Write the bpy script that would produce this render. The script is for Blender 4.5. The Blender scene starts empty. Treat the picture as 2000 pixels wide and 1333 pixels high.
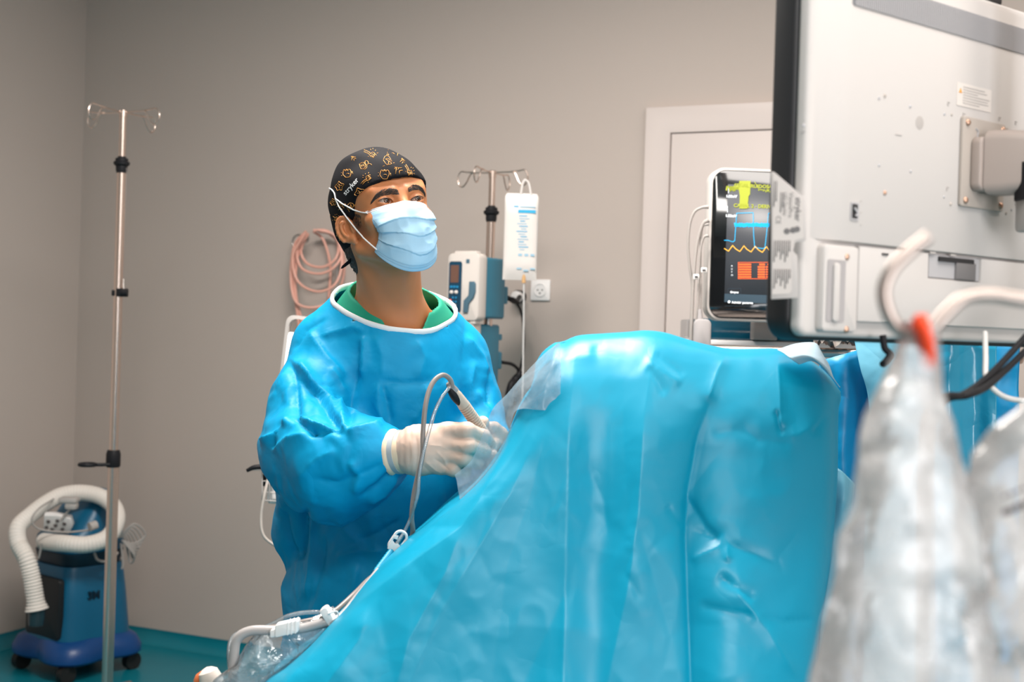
import bpy, bmesh, math, random
import numpy as np
from mathutils import Vector, Matrix
from mathutils.bvhtree import BVHTree
random.seed(7); rng = np.random.default_rng(7)
scene = bpy.context.scene
COL = scene.collection
# ------------------------------------------------------------------ camera
CH = 1.37; ROLL = math.radians(1.75); PITCH = math.radians(0.38); FPX = 2500.0
fwd = Vector((0, math.cos(PITCH), -math.sin(PITCH)))
upv = Vector((0, math.sin(PITCH), math.cos(PITCH)))
rgt = Vector((1, 0, 0))
R_ = rgt*math.cos(ROLL) + upv*math.sin(ROLL)
U_ = -rgt*math.sin(ROLL) + upv*math.cos(ROLL)
CAMP = Vector((0, 0, CH))
cd = bpy.data.cameras.new('camera'); cam = bpy.data.objects.new('camera', cd); COL.objects.link(cam)
cam.matrix_world = Matrix(((R_.x, U_.x, -fwd.x, 0), (R_.y, U_.y, -fwd.y, 0), (R_.z, U_.z, -fwd.z, CH), (0, 0, 0, 1)))
cd.sensor_width = 36; cd.lens = FPX*36/2000; cd.clip_start = 0.05; cd.clip_end = 50
cd.dof.use_dof = True; cd.dof.focus_distance = 2.42; cd.dof.aperture_fstop = 4.5
scene.camera = cam
# ------------------------------------------------------------------ world, lights, exposure
w = bpy.data.worlds.new('world'); scene.world = w; w.use_nodes = True
w.node_tree.nodes['Background'].inputs[0].default_value = (0.9, 0.95, 1.0, 1); w.node_tree.nodes['Background'].inputs[1].default_value = 0.25
scene.view_settings.view_transform = 'Standard'; scene.view_settings.look = 'None'
scene.view_settings.exposure = 0.0; scene.view_settings.gamma = 1.0
CEIL = 3.0
def area(name, loc, sx, sy, power, color=(1, 1, 1), target=None):
    l = bpy.data.lights.new(name, 'AREA'); l.shape = 'RECTANGLE'; l.size = sx; l.size_y = sy
    l.energy = power; l.color = color
    o = bpy.data.objects.new(name, l); COL.objects.link(o); o.location = loc
    if target is not None:
        o.rotation_euler = (Vector(target)-Vector(loc)).to_track_quat('-Z', 'Y').to_euler()
    return o
area('ceiling_panel_light', (1.3, 1.2, CEIL-.04), 1.2, .6, 30, (1.0, .93, .87))
area('ceiling_panel_light', (.2, -.1, CEIL-.04), 1.2, .6, 48, (1.0, .95, .90))
area('ceiling_panel_light', (1.4, 2.9, CEIL-.04), 1.2, .6, 10, (1.0, .92, .85))
area('ceiling_panel_light', (-.4, 2.6, CEIL-.04), 1.2, .6, 118, (1.0, .93, .87))
drape_light = area('added_drape_light', (1.27, -.72, 1.5), 1.25, 1.25, 48, (.96, .97, 1.0), (1.27-.911, -.72+.411, 1.5))  # unseen light added behind the camera for the sheen on the drape

# ------------------------------------------------------------------ projection helper: picture position + distance -> place in the room
def P(px, py, d):
    return CAMP + (fwd + R_*((px-1000)/FPX) + U_*((666.5-py)/FPX))*d
def Pn(a):   # array (n,3) of px,py,d
    a = np.asarray(a, float)
    x = (a[:, 0]-1000)/FPX; y = (666.5-a[:, 1])/FPX
    v = np.outer(np.ones(len(a)), fwd) + np.outer(x, R_) + np.outer(y, U_)
    return np.array(CAMP) + v*a[:, 2:3]
def proj(v):  # (n,3) -> px,py,d
    q = np.asarray(v) - np.array(CAMP)
    d = q@np.array(fwd); return np.stack([1000+FPX*(q@np.array(R_))/d, 666.5-FPX*(q@np.array(U_))/d, d], 1)

# ------------------------------------------------------------------ materials
def lin(c):
    if isinstance(c, str):
        c = c.lstrip('#'); c = [int(c[i:i+2], 16)/255 for i in (0, 2, 4)]
        c = [x/12.92 if x <= .04045 else ((x+.055)/1.055)**2.4 for x in c]
    return (c[0], c[1], c[2], 1)
MATS = {}
def mat(name, color, rough=.5, metal=0, spec=.5, bump=0, bscale=40, var=0, vscale=6, sheen=0, trans=0, emit=0, alpha=1, sss=0, bump2=0, b2scale=8, coat=0, ior=1.45, ridged=False, stretch=None):
    m = bpy.data.materials.new(name); m.use_nodes = True; nt = m.node_tree; b = nt.nodes['Principled BSDF']
    c = lin(color)
    b.inputs['Base Color'].default_value = c; b.inputs['Roughness'].default_value = rough
    b.inputs['Metallic'].default_value = metal; b.inputs['Specular IOR Level'].default_value = spec
    b.inputs['Sheen Weight'].default_value = sheen; b.inputs['Transmission Weight'].default_value = trans
    b.inputs['Coat Weight'].default_value = coat; b.inputs['IOR'].default_value = ior; b.inputs['Alpha'].default_value = alpha
    if sss:
        b.inputs['Subsurface Weight'].default_value = sss; b.inputs['Subsurface Scale'].default_value = .01
        b.inputs['Subsurface Radius'].default_value = (1, .35, .2)
    if emit:
        b.inputs['Emission Color'].default_value = c; b.inputs['Emission Strength'].default_value = emit
    tc = nt.nodes.new('ShaderNodeTexCoord'); src = tc.outputs['Object']
    if stretch:
        mp = nt.nodes.new('ShaderNodeMapping'); mp.inputs['Scale'].default_value = stretch
        nt.links.new(src, mp.inputs[0]); src = mp.outputs[0]
    if var:
        n = nt.nodes.new('ShaderNodeTexNoise'); n.inputs['Scale'].default_value = vscale; n.inputs['Detail'].default_value = 4
        nt.links.new(src, n.inputs['Vector'])
        mx = nt.nodes.new('ShaderNodeMix'); mx.data_type = 'RGBA'
        mx.inputs[6].default_value = tuple(x*(1-var) for x in c[:3])+(1,); mx.inputs[7].default_value = tuple(min(1, x*(1+var)) for x in c[:3])+(1,)
        nt.links.new(n.outputs['Fac'], mx.inputs[0]); nt.links.new(mx.outputs[2], b.inputs['Base Color'])
    prev = None
    for st, sc, rd in ((bump2, b2scale, ridged), (bump, bscale, False)):
        if not st: continue
        n = nt.nodes.new('ShaderNodeTexNoise'); n.inputs['Scale'].default_value = sc; n.inputs['Detail'].default_value = 3 if rd else 2
        if rd: n.inputs['Distortion'].default_value = .4
        nt.links.new(src, n.inputs['Vector']); h = n.outputs['Fac']
        if rd:
            s = nt.nodes.new('ShaderNodeMath'); s.operation = 'SUBTRACT'; s.inputs[1].default_value = .5; nt.links.new(h, s.inputs[0])
            a = nt.nodes.new('ShaderNodeMath'); a.operation = 'ABSOLUTE'; nt.links.new(s.outputs[0], a.inputs[0]); h = a.outputs[0]
        bp = nt.nodes.new('ShaderNodeBump'); bp.inputs['Strength'].default_value = min(1, st); bp.inputs['Distance'].default_value = .02/sc*8
        nt.links.new(h, bp.inputs['Height'])
        if prev: nt.links.new(prev.outputs[0], bp.inputs['Normal'])
        nt.links.new(bp.outputs[0], b.inputs['Normal']); prev = bp
    MATS[name] = m
    return m
def thin_film(name, color, opacity, rough=.15, bump=.6, bscale=14, gloss=.5, vary=.25):
    """clear plastic sheet: part transparent, part milky with a glossy surface"""
    m = bpy.data.materials.new(name); m.use_nodes = True; nt = m.node_tree; N = nt.nodes; L = nt.links
    N.clear(); out = N.new('ShaderNodeOutputMaterial')
    tr = N.new('ShaderNodeBsdfTransparent'); df = N.new('ShaderNodeBsdfDiffuse'); tl = N.new('ShaderNodeBsdfTranslucent'); gl = N.new('ShaderNodeBsdfGlossy')
    for q in (df, tl): q.inputs['Color'].default_value = lin(color)
    gl.inputs['Roughness'].default_value = rough
    tc = N.new('ShaderNodeTexCoord'); no = N.new('ShaderNodeTexNoise'); no.inputs['Scale'].default_value = bscale; no.inputs['Detail'].default_value = 4; no.inputs['Distortion'].default_value = .8
    L.new(tc.outputs['Object'], no.inputs['Vector'])
    bp = N.new('ShaderNodeBump'); bp.inputs['Strength'].default_value = bump; bp.inputs['Distance'].default_value = .01
    L.new(no.outputs['Fac'], bp.inputs['Height'])
    for q in (df, tl, gl): L.new(bp.outputs[0], q.inputs['Normal'])
    m1 = N.new('ShaderNodeMixShader'); m1.inputs[0].default_value = .45; L.new(df.outputs[0], m1.inputs[1]); L.new(tl.outputs[0], m1.inputs[2])
    mr = N.new('ShaderNodeMapRange'); mr.inputs[1].default_value = .3; mr.inputs[2].default_value = .7
    mr.inputs[3].default_value = max(0, opacity-vary); mr.inputs[4].default_value = min(1, opacity+vary); L.new(no.outputs['Fac'], mr.inputs[0])
    m2 = N.new('ShaderNodeMixShader'); L.new(mr.outputs[0], m2.inputs[0]); L.new(tr.outputs[0], m2.inputs[1]); L.new(m1.outputs[0], m2.inputs[2])
    fr = N.new('ShaderNodeFresnel'); fr.inputs[0].default_value = 1.45; L.new(bp.outputs[0], fr.inputs['Normal'])
    mu = N.new('ShaderNodeMath'); mu.operation = 'MULTIPLY'; mu.inputs[1].default_value = gloss*2; L.new(fr.outputs[0], mu.inputs[0])
    m3 = N.new('ShaderNodeMixShader'); L.new(mu.outputs[0], m3.inputs[0]); L.new(m2.outputs[0], m3.inputs[1]); L.new(gl.outputs[0], m3.inputs[2])
    L.new(m3.outputs[0], out.inputs[0]); MATS[name] = m
    return m

# ------------------------------------------------------------------ mesh builder
def catmull(pts, n=8):
    pts = [Vector(p) for p in pts]
    if len(pts) < 3: return [pts[0].lerp(pts[-1], i/n) for i in range(n+1)]
    q = [pts[0]*2-pts[1]]+pts+[pts[-1]*2-pts[-2]]; out = []
    for i in range(1, len(q)-2):
        a, b, c, d = q[i-1:i+3]
        for k in range(n):
            t = k/n
            out.append(.5*((2*b)+(c-a)*t+(2*a-5*b+4*c-d)*t*t+(3*b-a-3*c+d)*t**3))
    out.append(pts[-1]); return out
def frame(x, y, z, o=(0, 0, 0)):
    m = Matrix.Identity(4)
    for i, v in enumerate((x, y, z, o)):
        for j in range(3): m[j][i] = v[j]
    return m
class MB:
    def __init__(s): s.v = []; s.f = []; s.mi = []; s.sm = []; s.M = Matrix.Identity(4)
    def add(s, vs, fs, mi=0, smooth=True):
        o = len(s.v); s.v += [tuple(s.M@Vector(v)) for v in vs]
        for f in fs: s.f.append([i+o for i in f]); s.mi.append(mi); s.sm.append(smooth)
        return s
    def bm(s, bm, mi=0, smooth=False):
        bm.verts.index_update(); s.add([v.co for v in bm.verts], [[v.index for v in f.verts] for f in bm.faces], mi, smooth); bm.free(); return s
    def box(s, c, size, bev=0, mi=0, R=None, seg=2, smooth=None):
        bm = bmesh.new(); bmesh.ops.create_cube(bm, size=1)
        for v in bm.verts: v.co = Vector((v.co.x*size[0], v.co.y*size[1], v.co.z*size[2]))
        if bev: bmesh.ops.bevel(bm, geom=bm.edges[:], offset=bev, segments=seg, affect='EDGES', profile=.5)
        for v in bm.verts: v.co = ((R@v.co) if R else v.co)+Vector(c)
        return s.bm(bm, mi, bool(bev) if smooth is None else smooth)
    def prism(s, poly, y0, y1, mi=0, bev=0, F=None, seg=2, smooth=True):
        """outline in x,z extruded along y"""
        bm = bmesh.new(); vs = [bm.verts.new((x, y0, z)) for x, z in poly]; f = bm.faces.new(vs)
        r = bmesh.ops.extrude_face_region(bm, geom=[f])
        for g in r['geom']:
            if isinstance(g, bmesh.types.BMVert): g.co.y = y1
        bmesh.ops.recalc_face_normals(bm, faces=bm.faces[:])
        if bev:
            ed = [e for e in bm.edges if abs(e.verts[0].co.y-e.verts[1].co.y) < 1e-7]
            bmesh.ops.bevel(bm, geom=ed, offset=bev, segments=seg, affect='EDGES', profile=.5)
        if F:
            for v in bm.verts: v.co = F@v.co
        return s.bm(bm, mi, smooth)
    def tube(s, pts, r, mi=0, seg=10, smooth=8, closed=False, flat=1.0):
        if smooth: pts2 = catmull(pts, smooth)
        else: pts2 = [Vector(p) for p in pts]
        if closed: pts2 = pts2[:-1] if (pts2[0]-pts2[-1]).length < 1e-6 else pts2
        n = len(pts2); rr = r if hasattr(r, '__len__') else [r]*len(pts)
        rad = [np.interp(i/(n-1), np.linspace(0, 1, len(rr)), rr) for i in range(n)]
        vs = []; nrm = None
        for i, p in enumerate(pts2):
            a = pts2[(i-1) % n] if (closed or i) else p; b = pts2[(i+1) % n] if (closed or i < n-1) else p
            t = (b-a).normalized()
            if nrm is None:
                nrm = t.orthogonal().normalized()
            nrm = (nrm-t*nrm.dot(t)).normalized(); bn = t.cross(nrm)
            for k in range(seg):
                an = 2*math.pi*k/seg; vs.append(p+nrm*math.cos(an)*rad[i]*flat+bn*math.sin(an)*rad[i])
        fs = []
        for i in range(n if closed else n-1):
            for k in range(seg):
                k2 = (k+1) % seg; j = (i+1) % n
                fs.append([i*seg+k, i*seg+k2, j*seg+k2, j*seg+k])
        if not closed: fs += [list(range(seg))[::-1], [(n-1)*seg+k for k in range(seg)]]
        return s.add(vs, fs, mi, True)
    def lathe(s, a, b, prof, mi=0, seg=24):
        """prof = list of (t along a->b in metres, radius)"""
        a = Vector(a); b = Vector(b); t = (b-a).normalized(); n = t.orthogonal().normalized(); m = t.cross(n); vs = []
        for h, r in prof:
            for k in range(seg):
                an = 2*math.pi*k/seg; vs.append(a+t*h+n*math.cos(an)*r+m*math.sin(an)*r)
        fs = [[i*seg+k, i*seg+(k+1) % seg, (i+1)*seg+(k+1) % seg, (i+1)*seg+k] for i in range(len(prof)-1) for k in range(seg)]
        fs += [list(range(seg))[::-1], [(len(prof)-1)*seg+k for k in range(seg)]]
        return s.add(vs, fs, mi, True)
    def cyl(s, a, b, r, r2=None, mi=0, seg=20):
        L = (Vector(b)-Vector(a)).length; return s.lathe(a, b, [(0, r), (L, r if r2 is None else r2)], mi, seg)
    def ball(s, c, r, mi=0, R=None, seg=20):
        bm = bmesh.new(); bmesh.ops.create_uvsphere(bm, u_segments=seg, v_segments=seg//2, radius=1)
        if not hasattr(r, '__len__'): r = (r, r, r)
        for v in bm.verts:
            q = Vector((v.co.x*r[0], v.co.y*r[1], v.co.z*r[2])); v.co = ((R@q) if R else q)+Vector(c)
        return s.bm(bm, mi, True)
    def grid(s, A, mi=0, closed_u=False, flip=False):
        """A: array (rows, cols, 3)"""
        r, c = A.shape[:2]; fs = []
        for i in range(r-1):
            for j in range(c if closed_u else c-1):
                q = [i*c+j, i*c+(j+1) % c, (i+1)*c+(j+1) % c, (i+1)*c+j]; fs.append(q[::-1] if flip else q)
        return s.add(A.reshape(-1, 3).tolist(), fs, mi, True)
    def text(s, txt, size, F, mi=0, depth=.0004, align='CENTER', bold=0, sx=1):
        cu = bpy.data.curves.new('t', 'FONT'); cu.body = txt; cu.size = size; cu.align_x = align; cu.align_y = 'CENTER'; cu.extrude = depth; cu.offset = bold; cu.resolution_u = 3
        o = bpy.data.objects.new('t', cu); COL.objects.link(o); dg = bpy.context.evaluated_depsgraph_get(); me = o.evaluated_get(dg).to_mesh()
        vs = [F@Vector((v.co.x*sx, v.co.y, v.co.z)) for v in me.vertices]; fs = [list(p.vertices) for p in me.polygons]
        s.add(vs, fs, mi, False); o.evaluated_get(dg).to_mesh_clear(); bpy.data.objects.remove(o); bpy.data.curves.remove(cu); return s
    def each(s, name, mats, parent=None, labels=None, **kw):
        """one object per separate piece"""
        par = list(range(len(s.v)))
        def find(i):
            while par[i] != i: par[i] = par[par[i]]; i = par[i]
            return i
        for f_ in s.f:
            r0 = find(f_[0])
            for i in f_[1:]: par[find(i)] = r0
        gr = {}
        for k, f_ in enumerate(s.f): gr.setdefault(find(f_[0]), []).append(k)
        out = []
        for n_, ks in enumerate(gr.values()):
            m = MB(); ids = {}
            for k in ks:
                g = []
                for i in s.f[k]:
                    if i not in ids: ids[i] = len(m.v); m.v.append(s.v[i])
                    g.append(ids[i])
                m.f.append(g); m.mi.append(s.mi[k]); m.sm.append(s.sm[k])
            k2 = dict(kw)
            if labels: k2['label'] = labels[n_ % len(labels)]
            out.append(m.build(name, mats, parent, **k2))
        return out
    def build(s, name, mats, parent=None, auto=40, fix=True, **kw):
        me = bpy.data.meshes.new(name); me.from_pydata(s.v, [], s.f)
        if not hasattr(mats, '__len__'): mats = [mats]
        for m in mats: me.materials.append(m)
        me.polygons.foreach_set('material_index', s.mi); me.polygons.foreach_set('use_smooth', s.sm); me.update()
        if fix:
            b = bmesh.new(); b.from_mesh(me); bmesh.ops.recalc_face_normals(b, faces=b.faces[:])
            if auto:
                for e in b.edges:
                    if len(e.link_faces) == 2 and e.calc_face_angle(0) > math.radians(auto): e.smooth = False
            b.to_mesh(me); b.free()
        return link(name, me, parent, **kw)
def link(name, me, parent=None, label=None, cat=None, group=None, kind=None):
    o = bpy.data.objects.new(name, me); COL.objects.link(o)
    if parent:
        o.parent = parent
        if parent.type == 'EMPTY': o.matrix_parent_inverse = Matrix.Translation(-Vector(parent.location))
    if label: o['label'] = label
    if cat: o['category'] = cat
    if group: o['group'] = group
    if kind: o['kind'] = kind
    return o
def root_loc(o):
    v = Vector(o.location)
    while o.parent: o = o.parent; v = Vector(o.location) if o.type == 'EMPTY' else v
    return v
def thing(name, loc, label, cat, group=None):
    o = bpy.data.objects.new(name, None); COL.objects.link(o); o.location = loc; o.empty_display_size = .05
    o['label'] = label; o['category'] = cat
    if group: o['group'] = group
    return o
def raw(name, vs, fs, mats, parent=None, mi=None, fix=False, **kw):
    me = bpy.data.meshes.new(name); me.from_pydata(np.asarray(vs).tolist(), [], fs if isinstance(fs, list) else fs.tolist())
    for m in (mats if hasattr(mats, '__len__') else [mats]): me.materials.append(m)
    me.polygons.foreach_set('use_smooth', [True]*len(me.polygons))
    if mi is not None: me.polygons.foreach_set('material_index', mi)
    me.update(); return link(name, me, parent, **kw)
def rrect(w, h, r, n=6, cx=0, cz=0):
    o = []
    for (sx, sz, a0) in ((1, 1, 0), (-1, 1, 90), (-1, -1, 180), (1, -1, 270)):
        for k in range(n+1):
            a = math.radians(a0+90*k/n); o.append((cx+sx*(w/2-r)+r*math.cos(a), cz+sz*(h/2-r)+r*math.sin(a)))
    return o

# ------------------------------------------------------------------ numpy noise and implicit surfaces
_perm = rng.random((64, 64, 64)).astype(np.float32)
def vnoise(p):
    p = np.asarray(p, np.float32); i = np.floor(p).astype(int); f = p-i; f = f*f*(3-2*f); r = 0
    for dx in (0, 1):
        for dy in (0, 1):
            for dz in (0, 1):
                r = r+_perm[(i[:, 0]+dx) & 63, (i[:, 1]+dy) & 63, (i[:, 2]+dz) & 63]*(f[:, 0] if dx else 1-f[:, 0])*(f[:, 1] if dy else 1-f[:, 1])*(f[:, 2] if dz else 1-f[:, 2])
    return r*2-1
def ridge(p): return 1-2*np.abs(vnoise(p))
def fbm(p, o=3): return sum(vnoise(np.asarray(p)*2**k+17.3*k)/2**k for k in range(o))
def crumple(p, tilt=.3, soft=.3, seed=0):
    """pressed-paper facets: cells with their own slope, meeting in sharp folds"""
    p = np.asarray(p, float)+seed*7.31; ip = np.floor(p).astype(int); r1 = np.full(len(p), 9.); r2 = np.full(len(p), 9.); best = np.zeros((len(p), 3)); tl = np.zeros((len(p), 3))
    for dx in (-1, 0, 1):
        for dy in (-1, 0, 1):
            for dz in (-1, 0, 1):
                c = ip+np.array((dx, dy, dz)); a, b, g = c[:, 0] & 63, c[:, 1] & 63, c[:, 2] & 63
                o = np.stack([_perm[a, b, g], _perm[b, g, a], _perm[g, a, b]], 1); cp_ = c+o; d = np.linalg.norm(p-cp_, axis=1)
                t = np.stack([_perm[(a+11) & 63, b, g], _perm[a, (b+11) & 63, g], _perm[a, b, (g+11) & 63]], 1)*2-1
                m = d < r1; r2 = np.where(m, r1, np.minimum(r2, d)); best[m] = cp_[m]; tl[m] = t[m]; r1 = np.minimum(r1, d)
    e = np.clip((r2-r1)/soft, 0, 1); return tilt*(tl*(p-best)).sum(1)*e-(1-e)*tilt*.25
class Field:
    def __init__(s, lo, hi, h):
        s.lo = np.array(lo, np.float32); s.h = h; s.n = np.ceil((np.array(hi)-np.array(lo))/h).astype(int)+1
        s.ax = [s.lo[i]+h*np.arange(s.n[i], dtype=np.float32) for i in range(3)]
        s.d = np.full(s.n, .3, np.float32)
    def sub(s, lo, hi):
        a = np.clip(np.floor((np.array(lo)-s.lo)/s.h).astype(int), 0, s.n); b = np.clip(np.ceil((np.array(hi)-s.lo)/s.h).astype(int)+1, 0, s.n)
        sl = tuple(slice(a[i], b[i]) for i in range(3))
        return sl, s.ax[0][sl[0]][:, None, None], s.ax[1][sl[1]][None, :, None], s.ax[2][sl[2]][None, None, :]
    def comb(s, sl, v, k, op):
        d = s.d[sl]
        if op == 'sub': d = -d
        if k > 0:
            h = np.clip(.5+.5*(d-v)/k, 0, 1); r = d*(1-h)+v*h-k*h*(1-h)
        else: r = np.minimum(d, v)
        s.d[sl] = -r if op == 'sub' else r
    def ell(s, c, r, R=None, k=.01, op='add'):
        c = np.array(c, float); r = np.array(r, float); m = max(r)+k+.03
        sl, X, Y, Z = s.sub(c-m, c+m); X = X-c[0]; Y = Y-c[1]; Z = Z-c[2]
        if R is not None:
            A = np.array(R); X, Y, Z = (X*A[0][i]+Y*A[1][i]+Z*A[2][i] for i in range(3))
        k0 = np.sqrt((X/r[0])**2+(Y/r[1])**2+(Z/r[2])**2)+1e-9; k1 = np.sqrt((X/r[0]**2)**2+(Y/r[1]**2)**2+(Z/r[2]**2)**2)+1e-9
        s.comb(sl, (k0*(k0-1)/k1).astype(np.float32), k, op); return s
    def cone(s, a, b, r1, r2=None, k=.01, op='add'):
        a = np.array(a, float); b = np.array(b, float); r2 = r1 if r2 is None else r2; m = max(r1, r2)+k+.03
        sl, X, Y, Z = s.sub(np.minimum(a, b)-m, np.maximum(a, b)+m); ab = b-a; L = ab@ab+1e-12
        t = np.clip(((X-a[0])*ab[0]+(Y-a[1])*ab[1]+(Z-a[2])*ab[2])/L, 0, 1)
        d = np.sqrt((X-a[0]-t*ab[0])**2+(Y-a[1]-t*ab[1])**2+(Z-a[2]-t*ab[2])**2)-(r1+(r2-r1)*t)
        s.comb(sl, d.astype(np.float32), k, op); return s
    def mesh(s):
        f = s.d; ins = f < 0; n = f.shape
        c = [ins[i:n[0]-1+i, j:n[1]-1+j, k:n[2]-1+k] for i in (0, 1) for j in (0, 1) for k in (0, 1)]
        sm = sum(x.astype(np.int8) for x in c); act = (sm > 0) & (sm < 8); I = np.argwhere(act); idx = np.full(act.shape, -1, np.int32); idx[tuple(I.T)] = np.arange(len(I))
        acc = np.zeros((len(I), 3)); cnt = np.zeros(len(I))
        for ax in range(3):
            o1, o2 = [x for x in range(3) if x != ax]
            for a in (0, 1):
                for b in (0, 1):
                    off = np.zeros(3, int); off[o1] = a; off[o2] = b; off2 = off.copy(); off2[ax] = 1
                    v0 = f[tuple((I+off).T)]; v1 = f[tuple((I+off2).T)]; m = (v0 < 0) != (v1 < 0)
                    t = np.where(m, v0/(v0-v1+1e-12), 0); p = np.tile(off.astype(float), (len(I), 1)); p[:, ax] = t
                    acc[m] += p[m]; cnt[m] += 1
        V_ = s.lo+(I+acc/cnt[:, None])*s.h; F_ = []
        for ax in range(3):
            o1, o2 = [(1, 2), (2, 0), (0, 1)][ax]
            sl0 = [slice(None)]*3; sl1 = [slice(None)]*3; sl0[ax] = slice(0, -1); sl1[ax] = slice(1, None)
            A = ins[tuple(sl0)]; B = ins[tuple(sl1)]; E = np.argwhere(A != B)
            E = E[(E[:, o1] > 0) & (E[:, o2] > 0) & (E[:, o1] < n[o1]-1) & (E[:, o2] < n[o2]-1)]
            e1 = np.zeros(3, int); e1[o1] = 1; e2 = np.zeros(3, int); e2[o2] = 1
            q = np.stack([idx[tuple(x.T)] for x in (E-e1-e2, E-e2, E, E-e1)], 1); fl = A[tuple(E.T)]
            q[~fl] = q[~fl][:, ::-1]; F_.append(q)
        F_ = np.concatenate(F_); F_ = F_[(F_ >= 0).all(1)]
        return V_, F_
def normals(V_, F_):
    n = np.cross(V_[F_[:, 2]]-V_[F_[:, 0]], V_[F_[:, 3]]-V_[F_[:, 1]]); N_ = np.zeros_like(V_)
    for k in range(4): np.add.at(N_, F_[:, k], n)
    return N_/(np.linalg.norm(N_, axis=1, keepdims=True)+1e-12)
def compact(V_, F_):
    u = np.unique(F_); m = np.full(len(V_), -1); m[u] = np.arange(len(u)); return V_[u], m[F_]
def relax(V_, F_, it=1, f=.5):
    for _ in range(it):
        S = np.zeros_like(V_); C = np.zeros(len(V_))
        for k in range(4):
            np.add.at(S, F_[:, k], V_[F_[:, (k+1) % 4]]+V_[F_[:, (k-1) % 4]]); np.add.at(C, F_[:, k], 2)
        V_ = V_*(1-f)+f*S/np.maximum(C, 1)[:, None]
    return V_
def polydist(q, pl):
    """distance of 2D points q to polyline pl, side sign, and fraction along it"""
    best = np.full(len(q), 1e9); side = np.zeros(len(q)); fr = np.zeros(len(q)); pl = np.asarray(pl, float)[:, :2]
    seg = np.linalg.norm(np.diff(pl, axis=0), axis=1); tot = seg.sum(); acc = 0
    for i in range(len(pl)-1):
        a, b = pl[i], pl[i+1]; ab = b-a; t = np.clip(((q-a)@ab)/(ab@ab+1e-9), 0, 1); c = q-a-t[:, None]*ab; d = np.linalg.norm(c, axis=1)
        m = d < best; best[m] = d[m]; side[m] = np.sign(ab[0]*(q-a)[:, 1]-ab[1]*(q-a)[:, 0])[m]; fr[m] = ((acc+t*seg[i])/tot)[m]; acc += seg[i]
    return best, side, fr
def crease(q, pl, amp, wl, wr):
    """ridge (amp>0) or valley along a line, with its own width to either side, fading at both ends"""
    d, s, f = polydist(q, pl); w_ = np.where(s > 0, wr, wl); fade = np.clip(np.minimum(f, 1-f)*5, 0, 1)
    fade = fade*fade*(3-2*fade)
    return amp*np.exp(-(d/w_))*fade*np.clip(1.3-d/w_/3, 0, 1)
# ================================================================== MATERIALS USED OFTEN
WALL = mat('wall_paint', (.48, .415, .375), .75, bump=.08, bscale=220, var=.02, vscale=2)
FLOOR = mat('teal_vinyl', '#07707f', .35, bump=.03, bscale=90, var=.06, vscale=12)
CEILM = mat('ceiling_white', (.75, .73, .7), .8, bump=.05, bscale=60)
DOORM = mat('door_white', (.60, .53, .50), .5, bump=.03, bscale=60)
STEEL = mat('brushed_steel', (.74, .61, .54), .26, metal=1, bump=.04, bscale=150)
STEELD = mat('dull_steel', (.45, .42, .40), .35, metal=1, bump=.04, bscale=100)
BLACK = mat('black_plastic', (.012, .012, .014), .5, spec=.2, bump=.03, bscale=120)
WHITEP = mat('white_plastic', (.78, .76, .75), .4, bump=.02, bscale=120)
GREYP = mat('grey_plastic', (.42, .39, .37), .45, bump=.03, bscale=120)
TEALP = mat('teal_plastic', '#1f6f8a', .4, bump=.03, bscale=120)
RUBB = mat('black_rubber', (.01, .01, .01), .6, bump=.05, bscale=80)
# ================================================================== ROOM
corner = Vector(P(152, 640, 5.64)); corner.z = 0
doorp = Vector(P(1390, 640, 4.46)); doorp.z = 0
wx = (doorp-corner).normalized(); wn = Vector((wx.y, -wx.x, 0))      # along the back wall, out of it into the room
def slab(name, a, b, z0, z1, thick, m, nrm):
    mb = MB(); q = [a, b, b-nrm*thick, a-nrm*thick]
    vs = [Vector((p.x, p.y, z)) for z in (z0, z1) for p in q]
    mb.add(vs, [[0, 1, 5, 4], [1, 2, 6, 5], [2, 3, 7, 6], [3, 0, 4, 7], [4, 5, 6, 7], [3, 2, 1, 0]], 0, False)
    return mb.build(name, m, kind='structure')
c0 = corner; c1 = corner+wx*5.6; c2 = c1+wn*6.6; c3 = c0+wn*6.6
slab('wall_back', c0-wx*.12, c1+wx*.12, 0, CEIL, .12, WALL, wn)
slab('wall_left', c0, c3, 0, CEIL, .12, WALL, wx)
slab('wall_right', c1, c2, 0, CEIL, .12, WALL, -wx)
slab('wall_front', c3-wx*.12, c2+wx*.12, 0, CEIL, .12, WALL, -wn)
def flat(name, z0, z1, m):
    mb = MB(); q = [c0-wx*.12-wn*.12, c1+wx*.12-wn*.12, c2+wx*.12+wn*.12, c3-wx*.12+wn*.12]
    mb.add([Vector((p.x, p.y, z)) for z in (z0, z1) for p in q], [[0, 1, 5, 4], [1, 2, 6, 5], [2, 3, 7, 6], [3, 0, 4, 7], [4, 5, 6, 7], [3, 2, 1, 0]], 0, False)
    return mb.build(name, m, kind='structure')
flat('floor', -.1, 0, FLOOR); flat('ceiling', CEIL, CEIL+.1, CEILM)
def cove(name, a, b, nrm):
    mb = MB(); pr = [(.001, 0), (.045, .0005), (.03, .006), (.016, .018), (.007, .036), (.003, .05), (.003, .06), (.001, .06)]
    A = np.array([[list(p+nrm*o+Vector((0, 0, z))) for o, z in pr] for p in (a, b)]); mb.grid(A)
    return mb.build(name, FLOOR, kind='structure')
cove('baseboard_back', c0, c1, wn); cove('baseboard_left', c0, c3, wx)
def onwall(px, py, off=0):      # point on the back wall seen at a picture position
    d = P(px, py, 1)-CAMP; t = ((corner+wn*off-CAMP).dot(wn))/d.dot(wn); return CAMP+d*t
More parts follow.
